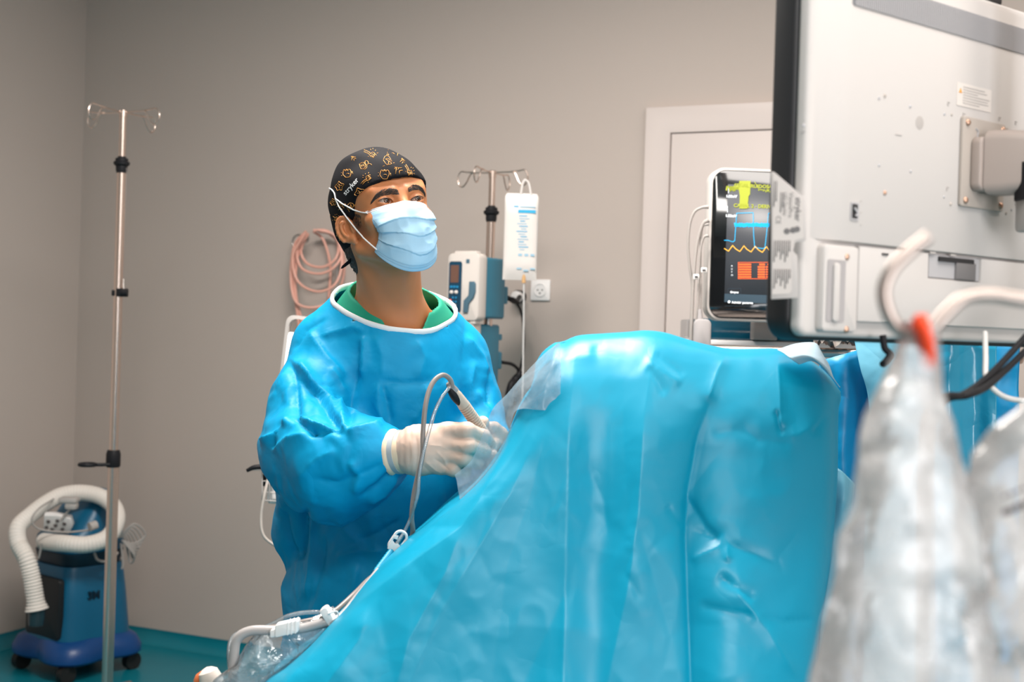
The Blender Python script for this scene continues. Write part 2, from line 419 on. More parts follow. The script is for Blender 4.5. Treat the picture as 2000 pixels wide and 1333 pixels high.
# door: wide flat casing with a flush leaf
def wframe(o): return frame(wx, -wn, Vector((0, 0, 1)), o)
dl = onwall(1260, 430); dtop = onwall(1268, 213); dl.z = 0
DW = 1.12; DH = dtop.z
Fd = wframe(dl)
mb = MB(); cw = onwall(1313, 300); cw = (cw-dl).dot(wx)
mb.prism([(0, 0), (cw, 0), (cw, DH-cw), (DW-cw, DH-cw), (DW-cw, 0), (DW, 0), (DW, DH), (0, DH)], -.03, -.001, 0, .003, Fd)
dcas = mb.build('trim_1', DOORM, kind='structure')
mb = MB(); mb.prism([(cw+.003, .003), (DW-cw-.003, .003), (DW-cw-.003, DH-cw-.003), (cw+.003, DH-cw-.003)], -.024, -.001, 0, .002, Fd)
dd = mb.build('door_1', DOORM, kind='structure')
mb = MB(); mb.lathe(Fd@Vector((DW-cw-.08, -.024, 1.0)), Fd@Vector((DW-cw-.08, -.10, 1.0)), [(0, .025), (.008, .025), (.009, .01), (.05, .01)])
mb.tube([Fd@Vector((DW-cw-.08, -.072, 1.0)), Fd@Vector((DW-cw-.2, -.072, 1.0))], .009)
mb.build('door_handle', STEEL, dd)
# unseen frame added on the right-hand wall around the drape light, no opening
wv_ = c1+wn*4.47; Fw2 = frame(-wn, wx, Vector((0, 0, 1)), Vector((wv_.x, wv_.y, 1.5)))
mb = MB(); o4 = [(-.68, -.68), (.68, -.68), (.68, .68), (-.68, .68)]
for (a_, b_) in ((-.66, 0), (.66, 0)): mb.prism(rrect(.06, 1.38, .005, 2, a_, b_), -.03, -.0005, 0, .002, Fw2)
for b_ in (-.66, .66): mb.prism(rrect(1.38, .06, .005, 2, 0, b_), -.03, -.0005, 0, .002, Fw2)
mb.build('added_window_frame', DOORM, kind='structure')
# wall socket with plug
so = onwall(1057, 567)
t = thing('wall_socket', so, 'white square wall socket on the grey wall beside the hanging fluid bag', 'socket')
mb = MB(); Fs = wframe(so); mb.prism(rrect(.078, .078, .006), -.010, -.0005, 0, .003, Fs); mb.build('plate', WHITEP, t)
mb = MB(); mb.lathe(Fs@Vector((0, -.0101, 0)), Fs@Vector((0, -.02, 0)), [(0, .026), (.003, .026), (.004, .022), (.0015, .021), (.0012, 0.001)]); mb.build('socket_insert', WHITEP, t)
mb = MB()
for a, b in ((-.009, .0), (.009, .0)): mb.cyl(Fs@Vector((a, -.0118, b)), Fs@Vector((a, -.0124, b)), .0028)
mb.cyl(Fs@Vector((0, -.0118, -.012)), Fs@Vector((0, -.0126, -.012)), .003); mb.each('pin_hole', BLACK, t)
s2 = onwall(1017, 580)
t = thing('power_plug', s2, 'white round plug with black cable seated in a dark outlet left of the square socket', 'plug')
F2 = wframe(s2)
mb = MB(); mb.lathe(F2@Vector((-.0, -.001, 0)), F2@Vector((0, -.07, 0)), [(0, .024), (.03, .024), (.033, .018), (.05, .018)]); mb.build('outlet_body', BLACK, t)
mb = MB(); mb.lathe(F2@Vector((.012, -.05, -.002)), F2@Vector((.012, -.09, -.002)), [(0, .02), (.02, .021), (.024, .019), (.026, .012), (.030, .011), (.031, .001)]); mb.build('plug_cap', WHITEP, t)
mb = MB(); mb.tube([P(992, 582, 4.46), P(1006, 590, 4.55), P(1015, 580, 4.65)], .008); mb.tube([P(1006, 588, 4.6), P(1018, 610, 4.6), P(1023, 650, 4.6), P(1022, 690, 4.6), P(1014, 728, 4.6), P(1004, 750, 4.6)], .0045)
mb.build('cable', BLACK, t)
# ================================================================== IV STANDS
def ivpole(px, ptop, d, pc, lo, label, group=None, hooks=None, hookscale=1):
    """tall steel drip pole; pc: picture height of the clamp collar, lo: of the lower collar"""
    top = P(px, ptop, d); x, y = top.x, top.y
    def zat(py): return P(px, py, d).z
    t = thing('iv_stand', (x, y, 0), label, 'iv stand', group)
    zc, zl = zat(pc), zat(lo) if lo else 1.0
    mb = MB(); mb.cyl((x, y, zc-.02), (x, y, top.z), .0115); mb.build('upper_pole', STEEL, t)
    mb = MB(); mb.cyl((x, y, zl-.02), (x, y, zc), .015)
    mb.build('middle_pole', STEEL, t)
    mb = MB()
    for k in range(3):
        a = math.radians(30+120*k); mb.cyl((x+.009*math.cos(a), y+.009*math.sin(a), .11), (x+.009*math.cos(a), y+.009*math.sin(a), zl-.01), .0115)
    mb.cyl((x, y, .1), (x, y, zl-.005), .016); mb.build('lower_pole', STEEL, t)
    mb = MB(); mb.lathe((x, y, zc-.045), (x, y, zc+.02), [(0, .0165), (.01, .019), (.022, .019), (.028, .026), (.036, .027), (.04, .021), (.048, .021), (.051, .014), (.055, .013)]); mb.build('collar', BLACK, t)
    mb = MB(); mb.lathe((x, y, top.z-.012), (x, y, top.z+.012), [(0, .0135), (.022, .0135), (.024, .01)]); mb.build('top_cap', STEEL, t)
    L = .135*hookscale
    for ang in (63, 153, 243, 333):
        a = math.radians(ang+math.degrees(0)); u = Vector((math.cos(a), math.sin(a), 0)); o = Vector((x, y, top.z+.004))
        up_ = Vector((0, 0, 1))
        pts = [o, o+u*L*.5+up_*.001, o+u*L*.72+up_*-.002, o+u*L*.86-up_*.030, o+u*L*1.0-up_*.046, o+u*L*1.13-up_*.036, o+u*L*1.16-up_*.014, o+u*L*1.06+up_*.006, o+u*L*.84+up_*.004, o+u*L*.62+up_*.003]
        if hookscale < .95: pts = pts
        mb = MB(); side = Vector((-u.y, u.x, 0)); pts = [p+side*(.004*i/9) for i, p in enumerate(pts)]
        mb.tube(pts, .0027, seg=8, smooth=6); mb.build('hook', STEEL, t)
    mb = MB(); mb.lathe((x, y, .085), (x, y, .13), [(0, .035), (.02, .035), (.04, .02)]); mb.build('hub', BLACK, t)
    for k in range(5):
        a = 2*math.pi*k/5+.3; u = Vector((math.cos(a), math.sin(a), 0)); mb = MB()
        mb.tube([Vector((x, y, .1)), Vector((x, y, .095))+u*.13, Vector((x, y, .075))+u*.25], [.016, .014, .012]); lg = mb.build('leg', STEELD, t)
        mb = MB(); c = Vector((x, y, .03))+u*.245; s = Vector((-u.y, u.x, 0)); mb.cyl(c-s*.012, c+s*.012, .03); mb.cyl(c+Vector((0, 0, .01)), c+Vector((0, 0, .05)), .008); mb.build('caster', RUBB, lg)
    return t, x, y, zat
t, ix, iy, iz = ivpole(240.5, 222, 4.3, 312, 905, 'tall steel drip stand in front of the blue warming unit, four hooks, no bag')
mb = MB(); z = iz(898); mb.lathe((ix, iy, z-.028), (ix, iy, z+.03), [(0, .021), (.006, .024), (.045, .024), (.058, .02)]); mb.build('height_clamp', BLACK, t)
mb = MB(); z = iz(908); mb.tube([(ix-.005, iy-.02, z), (ix-.035, iy-.035, z), (ix-.055, iy-.04, z)], .006)
ring = [(ix-.072+.026*math.cos(a), iy-.042+.026*math.sin(a), z) for a in np.linspace(0, 2*math.pi, 16, endpoint=False)]
mb.tube(ring, .0065, closed=True, smooth=0); mb.build('clamp_handle', BLACK, t)
mb = MB(); z = iz(572); mb.box((ix+.016, iy-.005, z), (.035, .03, .028), .004); mb.box((ix-.012, iy, z-.002), (.012, .03, .02), .003); mb.cyl((ix+.02, iy-.02, z), (ix+.038, iy-.02, z), .011); mb.build('cable_clip', BLACK, t)
mb = MB()
for k in range(60):
    zz = iz(330)-k*(iz(330)-iz(545))/60; mb.ball((ix+.019+.0008*(k % 2), iy-.01, zz), .0018, seg=6)
mb.tube([(ix+.02, iy-.01, iz(545)), (ix+.022, iy-.015, iz(560)), (ix+.028, iy-.018, iz(572))], .0025); mb.build('bead_chain', STEELD, t)

t2, jx, jy, jz = ivpole(962, 340, 4.35, 408, 800, 'steel drip stand behind the surgeon carrying two infusion pumps and a fluid bag', hookscale=.85)
# infusion pumps
PW = mat('pump_white', (.60, .55, .51), .4, bump=.02, bscale=120); PTEAL = mat('pump_teal', '#2b6f86', .4, bump=.02, bscale=120)
SCRB = mat('pump_screen', '#6b4d42', .2); PBLUE = mat('button_blue', '#1d86b8', .4); LAB = mat('label_white', (.8, .78, .76), .5)
RED = mat('button_red', '#d8452a', .4, emit=.2); YEL = mat('lamp_yellow', '#f0e020', .4, emit=1.0); DKN = mat('panel_navy', '#123a50', .3); INK = mat('ink_dark', (.03, .03, .035), .6)
PGREY = mat('lever_grey', '#4a6878', .4)
def pump(cx, cy, d, label, full=True):
    c = P(cx, cy, d); yaw = math.radians(-32)
    X = Vector((math.cos(yaw), math.sin(yaw), 0)); Y = Vector((-math.sin(yaw), math.cos(yaw), 0)); F = frame(X, Y, Vector((0, 0, 1)), c)
    # turned so that its right-hand flank shows: front along -Y of this frame
    t = thing('infusion_pump', c-Vector((0, 0, .115)), label, 'pump', 'infusion pumps on the drip stand')
    H = .225
    mb = MB(); mb.prism(rrect(.128, H, .018), -.05, .0, 0, .006, F); mb.box((0, -.028, H/2+.004), (.07, .03, .012), .004, R=None) if False else None
    mb.prism(rrect(.09, .016, .006, cz=H/2), -.04, -.01, 0, .003, F); mb.prism(rrect(.02, .022, .004, cx=-.035, cz=-H/2), -.045, -.012, 0, .003, F); mb.prism(rrect(.02, .022, .004, cx=.04, cz=-H/2), -.045, -.012, 0, .003, F)
    mb.build('front_shell', PW, t)
    mb = MB(); mb.prism(rrect(.122, H-.02, .01), .001, .118, 0, .004, F)
    mb.prism(rrect(.02, .14, .006, cx=.02, cz=.0), .118, .133, 0, .003, F)
    mb.build('rear_body', PTEAL, t)
    mb = MB(); mb.prism(rrect(.016, .022, .003, cx=.045, cz=.06), .1185, .148, 0, .002, F); mb.prism(rrect(.03, .06, .005, cx=.04, cz=-.02), .1185, .148, 0, .003, F); mb.prism(rrect(.006, .10, .002, cx=.052, cz=.02), .1185, .121, 0, .001, F); mb.each('pole_clamp', PTEAL, t)
    mb = MB(); mb.prism(rrect(.052, .17, .008, cx=-.030, cz=.0), -.0525, -.0502, 0, .001, F); pn = mb.build('control_panel', DKN, t)
    mb = MB(); mb.prism(rrect(.033, .058, .002, cx=-.032, cz=.043), -.0535, -.0524, 0, 0, F); mb.build('screen', SCRB, pn)
    mb = MB()
    for k in range(3): mb.prism(rrect(.009, .007, .002, cx=-.044+.012*k, cz=.0), -.054, -.0524, 0, 0, F)
    for k in range(4): mb.prism(rrect(.006, .006, .002, cx=-.036+.012*(k % 2), cz=-.036-.014*(k//2)), -.054, -.0524, 0, 0, F)
    mb.each('blue_key', PBLUE, pn)
    mb = MB()
    for a in (-.041, -.022): mb.ball(F@Vector((a, -.0525, -.018)), (.009, .003, .006))
    mb.ball(F@Vector((-.026, -.0525, -.062)), (.004, .002, .004)); mb.each('grey_key', PW, pn)
    mb = MB(); mb.ball(F@Vector((-.046, -.0525, -.047)), (.0055, .003, .0055)); mb.build('stop_key', RED, pn)
    mb = MB(); mb.ball(F@Vector((-.036, -.053, -.062)), (.004, .002, .004)); mb.build('indicator_lamp', YEL, pn)
    mb = MB(); mb.prism([(.008, -.085), (.026, -.085), (.030, -.055), (.048, -.035), (.054, -.018), (.054, .01), (.048, .018), (.030, .018), (.028, -.028), (.010, -.045)], -.058, -.049, 0, .002, F); mb.build('door_lever', PGREY, t)
    mb = MB(); mb.prism(rrect(.014, .014, .002, cx=.018, cz=.085), -.0508, -.0499, 0, 0, F); mb.build('badge', PGREY, t)
    # label on the flank (+X side)
    mb = MB(); G = frame(Y, -X, Vector((0, 0, 1)), F@Vector((.0592, .045, -.055))); mb.prism(rrect(.05, .032, .003), -.0006, .0006, 0, 0, G); lb = mb.build('label', LAB, t)
    mb = MB()
    for i in range(5):
        for j in range(5):
            if (i*3+j*5+i*j) % 3: mb.box(G@Vector((.008+.0024*i, -.0008, -.006+.0024*j)), (.0003, .0022, .0022))
    for k in range(3): mb.box(G@Vector((-.010, -.0008, .008-.006*k)), (.0003, .018-.003*k, .0012), R=frame(Y*0+Vector((1, 0, 0)), Vector((0, 1, 0)), Vector((0, 0, 1))).to_3x3())
    for k in range(5): mb.box(F@Vector((.0595, .012, .05-.013*k)), (.0006, .004, .004), 0, 1)
    mb.build('print', [INK, PW], lb)
    return t
pump(920, 562, 4.30, 'upper of the two white and teal infusion pumps on the drip stand, red key showing')
pump(908, 692, 4.32, 'lower of the two white and teal infusion pumps, half hidden behind the surgeon')
mb = MB(); mb.tube([P(985, 585, 4.44), P(1000, 584, 4.45), P(1012, 592, 4.5)], .007)
mb.build('power_cable', BLACK, None, label='short black lead leaving the back of the upper infusion pump', cat='cable')
mb = MB(); mb.tube([P(980, 708, 4.42), P(1000, 712, 4.46), P(1012, 722, 4.5), P(1014, 732, 4.5), P(1006, 744, 4.5), P(996, 760, 4.48), P(980, 830, 4.48)], [.006, .006, .006, .013, .016, .013, .008])
mb.build('power_cable', BLACK, None, label='black lead of the lower infusion pump bunched into a thick knot by the surgeon', cat='cable')
# fluid bag
BAG = mat('bag_milky', (.64, .60, .57), .35, trans=.0, bump=.15, bscale=12, spec=.6); BINK = mat('bag_ink', '#2f9fc9', .6); BINK2 = mat('bag_ink_pale', '#8fb4c8', .6); AMB = mat('amber_port', '#c9a070', .4)
bc = P(1017, 463, 4.22)
t = thing('fluid_bag', P(1027, 352, 4.22), 'milky white fluid bag with blue print hanging from the drip stand behind the pumps', 'bag')
bw, bh = .112, .285; A = []
for j, v in enumerate(np.linspace(0, 1, 30)):
    row = []
    for i, u in enumerate(np.linspace(0, 2*math.pi, 40, endpoint=False)):
        cu, su = math.cos(u), math.sin(u); xx = math.copysign(abs(cu)**.5, cu)*bw/2; taper = 1
        if v < .07: taper = math.sqrt(1-((.07-v)/.07)**2)*.12+.88
        th = .013*abs(su)**.8*math.sin(min(1, v*4)*math.pi/2)*math.sin(min(1, (1-v)*5)*math.pi/2)+.0008
        row.append(list(bc+Vector((xx*taper, math.copysign(th, su) if abs(su) > 1e-6 else 0, bh*(.5-v)))))
    A.append(row)
mb = MB(); A = np.array(A); mb.grid(A, closed_u=True); o = len(mb.v); mb.f += [list(range(40)), [29*40+k for k in range(40)]]; mb.mi += [0, 0]; mb.sm += [False, False]
bgm = mb
mb = MB(); tp = P(1026, 352, 4.22)
mb.tube([bc+Vector((-.004, 0, bh/2-.004)), tp+Vector((-.008, 0, -.012)), tp+Vector((0, 0, .0)), tp+Vector((.012, 0, -.012)), bc+Vector((.030, 0, bh/2-.004))], .004); mb.build('hanger_loop', BAG, t)
mb = bgm; y0 = bc.y-.0145
mb.box((bc.x+.018, y0, bc.z+.083), (.058, .0006, .011), 0, 1); mb.box((bc.x-.018, y0+.002, bc.z+.099), (.016, .0006, .005), 0, 1); mb.box((bc.x+.020, y0+.001, bc.z+.098), (.052, .0006, .004), 0, 2)
for k in range(14): mb.box((bc.x+.006+.004*math.sin(k*1.7), y0, bc.z+.068-.0085*k), (.026+.010*math.sin(k*2.3), .0005, .003), 0, 1+k % 2)
for k in range(3): mb.box((bc.x+.0+.02*k, y0, bc.z-.06), (.013, .0005, .008), 0, 2); mb.box((bc.x-.002+.022*k, y0+.001, bc.z-.105-.006*(k % 2)), (.016, .0005, .005), 0, 2)
for k in range(18): mb.box((bc.x+.052, y0+.008, bc.z+.07-.0085*k), (.006, .0005, .0014), 0, 2)
mb.build('bag_body', [BAG, BINK, BINK2], t)
bb = P(1023, 546, 4.22); mb = MB(); mb.cyl(bb+Vector((0, 0, -.012)), bb+Vector((0, 0, .022)), .0065); mb.build('port', AMB, t)
TUBEC = mat('clear_tube', (.74, .73, .72), .2, trans=.35, spec=.6)
mb = MB(); mb.tube([bb, P(1023, 600, 4.22), P(1022, 680, 4.22), P(1020, 780, 4.22), P(1010, 900, 4.22)], .003); mb.build('drip_line', TUBEC, t)

# ================================================================== COILED OXYGEN HOSE on a wall ring
HOSE = mat('pink_hose', '#e0a796', .35, spec=.6, bump=.02, bscale=50)
hk = onwall(598, 466, .0)
mb = MB(); n_ = wn
mb.tube([hk+wn*.002, hk+wn*.05], .006); ringp = [hk+wn*.055+wx*.028*math.cos(a)+Vector((0, 0, .03*math.sin(a)-.02)) for a in np.linspace(0, 2*math.pi, 20, endpoint=False)]
mb.tube(ringp, .0035, closed=True, smooth=0); mb.lathe(hk+wn*.0005, hk+wn*.01, [(0, .016), (.005, .016), (.006, .01)])
mb.build('wall_ring', STEELD, None, label='small steel ring on the wall from which the pink hose hangs', cat='ring')
mb = MB(); hd = (hk-CAMP).dot(fwd)-.10
for q in ([(598, 452), (575, 480), (568, 540), (578, 590), (615, 601), (655, 580), (672, 530), (664, 475), (640, 452), (612, 450)],
          [(602, 456), (588, 490), (600, 515), (630, 522), (656, 505), (660, 475), (640, 455), (618, 450)],
          [(600, 460), (580, 490), (590, 525), (625, 535), (655, 520), (668, 490), (652, 460), (622, 452)],
          [(597, 455), (572, 500), (582, 550), (620, 570), (655, 555), (668, 510), (655, 462), (620, 449)]):
    k = 0.008*len(mb.v)/400
    mb.tube([P(a, b, hd+.02*math.sin(i*1.3)-k) for i, (a, b) in enumerate(q)], .0052, closed=False, smooth=8)
for q in ([(612, 452), (632, 470), (645, 520), (642, 585), (640, 640), (640, 760)], [(590, 460), (574, 510), (575, 570), (583, 630), (588, 700), (590, 800)], [(594, 462), (580, 510), (578, 575), (590, 632), (596, 700), (598, 800)]):
    mb.tube([P(a, b, hd+.01) for a, b in q], .0052)
mb.build('oxygen_hose', HOSE, None, label='coiled translucent pink hose hanging on the wall behind the surgeon', cat='hose')
# vertical conduit on wall near hose
mb = MB(); a = onwall(651, 470); a2 = onwall(648, 700)
for aa in (onwall(662, 500),):
    mb.tube([aa+wn*.01, Vector((aa.x, aa.y, 0.4))+wn*.01], .006)
mb.build('wall_conduit', GREYP, None, label='thin grey conduit running down the wall beside the pink hose coil', cat='conduit')

# ================================================================== EQUIPMENT CART behind the surgeon
SCRW = mat('lit_screen', (.95, .95, .97), .4, emit=1.0)
ec = P(640, 900, 3.7); t = thing('equipment_cart', (ec.x, ec.y, 0), 'slim cart behind the surgeon with a grey handled frame and lit white screen', 'cart')
mb = MB(); mb.cyl((ec.x, ec.y+.06, .08), (ec.x, ec.y+.06, P(640, 740, 3.7).z), .025); mb.tube([(ec.x, ec.y+.06, P(640, 760, 3.7).z), (ec.x, ec.y+.03, P(640, 745, 3.7).z), (ec.x, ec.y+.01, P(640, 740, 3.7).z)], .018); mb.build('column', GREYP, t)
mb = MB(); mb.prism(rrect(.5, .42, .06), -.03, .03, 0, .01, frame(Vector((1, 0, 0)), Vector((0, 0, 1)), Vector((0, -1, 0)), (ec.x, ec.y, .09))); mb.build('base', GREYP, t)
for sx in (-1, 1):
    for sy in (-1, 1):
        mb = MB(); mb.cyl((ec.x+sx*.2-.012, ec.y+sy*.16, .035), (ec.x+sx*.2+.012, ec.y+sy*.16, .035), .034); mb.cyl((ec.x+sx*.2, ec.y+sy*.16, .04), (ec.x+sx*.2, ec.y+sy*.16, .07), .01); mb.build('caster', RUBB, t)
tl = P(553, 629, 3.7); sc = 3.7/FPX
tilt = Matrix.Rotation(math.radians(5), 4, 'Y'); Ft = Matrix.Translation(P(645, 740, 3.7)) @ tilt
W2, H2 = .285, .34
mb = MB(); outer = rrect(W2, H2, .022); A = np.array([[list(Ft@Vector((x*s, y, z*(1-(1-s)*W2/H2*1.0)))) for x, z in outer] for s, y in ((1, .02), (1, -.02), (.93, -.022), (.93, .02))]); mb.grid(np.concatenate([A, A[:1]]), closed_u=True); mb.build('handle_frame', GREYP, t)
mb = MB(); mb.prism(rrect(W2*.95, H2-.055, .008, cz=-.022), -.016, .016, 0, .003, Ft); sb = mb.build('screen_housing', WHITEP, t)
mb = MB(); mb.prism(rrect(W2*.93, H2-.065, .006, cz=-.022), -.0195, -.0162, 0, 0, Ft); mb.build('screen', SCRW, sb)
# wire basket
mb = MB(); b0 = P(545, 925, 3.6)
def W3(px, py, d): return P(px, py, d)
for dy in (0, .05, .1): mb.tube([W3(490, 918, 3.6+dy), W3(560, 918, 3.6+dy), W3(640, 920, 3.65+dy)], .0022, smooth=3)
for yy in (940, 962, 978): mb.tube([W3(512, yy, 3.6), W3(560, yy+2, 3.6), W3(640, yy+2, 3.65)], .0018, smooth=3)
for xx in (512, 526, 540, 556): mb.tube([W3(xx, 918, 3.6), W3(xx, 978, 3.6), W3(xx, 980, 3.7)], .0018, smooth=3)
mb.build('wire_basket', mat('wire_white', (.45, .42, .40), .4), t)
mb = MB(); mb.tube([W3(482, 920, 3.58), W3(500, 913, 3.58), W3(540, 913, 3.6), W3(600, 913, 3.65)], [.005, .007, .008, .008]); mb.box(W3(520, 938, 3.62), (.022, .02, .035), .004); mb.build('clamp', BLACK, t)
mb = MB(); mb.box(W3(540, 955, 3.64), (.05, .04, .085), .012); mb.cyl(W3(536, 925, 3.62), W3(538, 975, 3.62), .012); mb.build('white_handset', WHITEP, t)
mb = MB(); mb.tube([W3(524, 935, 3.58), W3(516, 970, 3.57), W3(510, 1010, 3.57), W3(514, 1045, 3.57), W3(535, 1065, 3.58), W3(562, 1077, 3.6), W3(620, 1090, 3.62)], .004); mb.build('cable', mat('beige_cable', (.50, .45, .41), .4), t)

# ================================================================== WARMING UNIT in the corner
WB = mat('warmer_blue', '#085a7c', .35, bump=.03, bscale=60); WB2 = mat('warmer_base_blue', '#083f78', .35, bump=.03, bscale=60); WDK = mat('warmer_dark', '#032132', .45)
HW = mat('hose_white', (.72, .67, .62), .6, bump=.05, bscale=60)
wd = 5.02; base = P(150, 1280, wd); base.z = 0
def Wp(px, py, d=wd): return P(px, py, d)
yaw = math.radians(-38); Xw = Vector((math.cos(yaw), math.sin(yaw), 0)); Yw = Vector((-math.sin(yaw), math.cos(yaw), 0)); Fw = frame(Xw, Yw, Vector((0, 0, 1)), base)
t = thing('warming_unit', base, 'blue patient warming blower on casters in the corner with its white hose coiled on top', 'warmer')
# base with four lobes
A = []
for z, s in ((.065, .94), (.075, 1.0), (.115, 1.0), (.15, .92), (.165, .80)):
    row = []
    for k in range(72):
        a = 2*math.pi*k/72; lob = .175+.065*abs(math.sin(2*a))**1.6; row.append(list(Fw@Vector((lob*s*math.cos(a)*1.05, lob*s*math.sin(a), z+(.0 if z < .1 else .015*abs(math.sin(2*a))*-1)))))
    A.append(row)
mb = MB(); A = np.array(A); mb.grid(A, closed_u=True); mb.f += [list(range(72)), [4*72+k for k in range(72)]]; mb.mi += [0, 0]; mb.sm += [False, False]; mb.build('base', WB2, t)
for a in (45, 135, 225, 315):
    u = Vector((math.cos(math.radians(a)), math.sin(math.radians(a)), 0))*.205
    mb = MB(); c = Fw@Vector((u.x*1.05, u.y, .034)); mb.cyl(c-Xw*.016, c+Xw*.016, .034); mb.cyl(c+Vector((0, 0, .01)), c+Vector((0, 0, .045)), .02); mb.build('caster', RUBB, t)
def ringrows(rows, n=48, p=4.0):
    A = []
    for z, hw, hd_, cy in rows:
        row = []
        for k in range(n):
            a = 2*math.pi*k/n; c, s = math.cos(a), math.sin(a)
            row.append(list(Fw@Vector((hw*math.copysign(abs(c)**(2/p), c), cy+hd_*math.copysign(abs(s)**(2/p), s), z))))
        A.append(row)
    A = np.array(A); mb = MB(); mb.grid(A, closed_u=True); mb.f += [list(range(n)), [(len(rows)-1)*n+k for k in range(n)]]; mb.mi += [0, 0]; mb.sm += [False, False]; return mb
ringrows([(.145, .165, .165, 0), (.17, .163, .163, 0), (.30, .152, .152, 0), (.41, .140, .14, 0), (.425, .135, .135, 0)]).build('lower_housing', WB, t)
ringrows([(.42, .128, .125, 0), (.45, .136, .135, 0), (.475, .140, .14, 0), (.48, .132, .13, 0)]).build('waist_band', WDK, t)
ringrows([(.478, .142, .14, 0), (.50, .147, .145, 0), (.53, .142, .14, 0), (.56, .13, .12, .02), (.66, .12, .07, .05), (.70, .10, .05, .055), (.705, .08, .03, .055)], p=3.2).build('upper_housing', WB, t)
G = frame(Xw, Yw, Vector((0, 0, 1)), Fw@Vector((.01, -.152, .27)))
mb = MB(); mb.prism(rrect(.22, .23, .015), -.012, .012, 0, .003, G); mb.build('air_inlet', mat('inlet_black', (.006, .008, .01), .5), t)
mb = MB(); mb.text('3M', .042, frame(Yw, Vector((0, 0, 1)), Xw, Fw@Vector((.1535, -.035, .315))), 0, .003, bold=.001); mb.build('brand_print', WDK, t)
# hose coil: smooth white tube with a corrugated end
mb = MB(); coil = [(98, 1190, 4.78), (72, 1160, 4.76), (62, 1110, 4.75), (50, 1075, 4.76), (33, 1045, 4.78), (42, 1015, 4.82), (75, 990, 4.86), (110, 968, 4.9), (150, 962, 4.9), (190, 968, 4.9), (225, 985, 4.88), (230, 1010, 4.84), (215, 1045, 4.8), (180, 1062, 4.76), (130, 1062, 4.74), (95, 1058, 4.76), (70, 1055, 4.86)]
coil = [(72, 1192, 4.74), (68, 1165, 4.74), (62, 1130, 4.74), (52, 1092, 4.74), (36, 1060, 4.76), (36, 1030, 4.78), (58, 1008, 4.82), (88, 985, 4.86), (120, 968, 4.9), (158, 963, 4.92), (195, 970, 4.92), (222, 990, 4.9), (228, 1018, 4.86), (210, 1050, 4.8), (170, 1064, 4.76), (125, 1062, 4.76), (85, 1058, 4.84)]
pts = catmull([Wp(*q) for q in coil], 14); L = [0]
for a, b in zip(pts, pts[1:]): L.append(L[-1]+(b-a).length)
rad = [.033+.0022*math.sin(l*2*math.pi/(.011 if l < .28 else .009))*(1.0 if l < .28 else .35) for l in L]
dense = []; dr = []; tot = L[-1]; n = int(tot/.0022); Lp = np.array(L); Pp = np.array([list(p) for p in pts])
for i in range(n+1):
    l = tot*i/n; dense.append(Vector([np.interp(l, Lp, Pp[:, k]) for k in range(3)])); base_r = .031+.010*math.exp(-(l/.02)**2)
    dr.append(base_r+(.0022 if l < .26 else .0007)*math.sin(l*2*math.pi/.0115))
mb.tube(dense, dr, smooth=0, seg=20); mb.build('air_hose', HW, t)
mb = MB(); e0 = Wp(72, 1190, 4.74); mb.lathe(e0+Vector((0, 0, .0)), e0+Vector((-.002, 0, -.07)), [(0, .030), (.03, .030), (.06, .027), (.065, .001)]); mb.build('hose_nozzle', mat('dark_clear', (.02, .04, .05), .1, spec=.6), t)
# hand controller
hc = Wp(113, 1022, 4.84); Fh = frame(Vector((1, 0, -.05)).normalized(), Vector((.0, .8, .5)).normalized(), Vector((0.05, -.5, .85)).normalized(), hc)
mb = MB(); mb.prism([(-.055, -.035), (.04, -.04), (.06, .0), (.055, .035), (.0, .045), (-.045, .04)], -.012, .012, 0, .004, Fh); mb.build('controller', WHITEP, t)
mb = MB()
for a, b in ((-.03, .015), (.005, .022), (.03, .01), (-.005, -.002), (.02, -.018), (-.02, -.022), (-.04, -.015)): mb.ball(Fh@Vector((a, -.013, b)), (.008, .004, .008), seg=10)
mb.each('controller_knob', mat('knob_dark', (.08, .07, .07), .5), t)
mb = MB(); mb.box(Wp(135, 977, 4.8), (.07, .05, .022), .008); mb.box(Wp(140, 988, 4.8), (.045, .04, .03), .01); mb.cyl(Wp(175, 1030, 4.78), Wp(188, 1025, 4.8), .016); mb.each('hose_clip', GREYP, t)
mb = MB(); mb.tube([Wp(140, 992, 4.79), Wp(128, 1005, 4.8), Wp(118, 1018, 4.8)], .004)
mb.tube([Wp(105, 975, 4.84), Wp(75, 995, 4.76), Wp(62, 1018, 4.74), Wp(80, 1035, 4.76), Wp(130, 1040, 4.78), Wp(175, 1036, 4.8)], .0035)
for k in range(7):
    a = .5*k; mb.tube([Wp(232, 1050, 4.95), Wp(262-3*k, 1024+5*k, 4.97), Wp(284-5*k, 1045+9*k, 5.0), Wp(262, 1062+4*k, 4.98), Wp(238, 1056, 4.95)], .0038)
mb.tube([Wp(236, 1062, 4.95), Wp(240, 1100, 4.95), Wp(238, 1112, 4.95)], .004); mb.tube([Wp(82, 1062, 4.72), Wp(76, 1090, 4.74)], .004); mb.tube([Wp(184, 1080, 4.84), Wp(192, 1095, 4.84), Wp(214, 1096, 4.86), Wp(230, 1080, 4.9)], .005)
mb.build('cable', mat('grey_cable', (.36, .33, .31), .5), t)
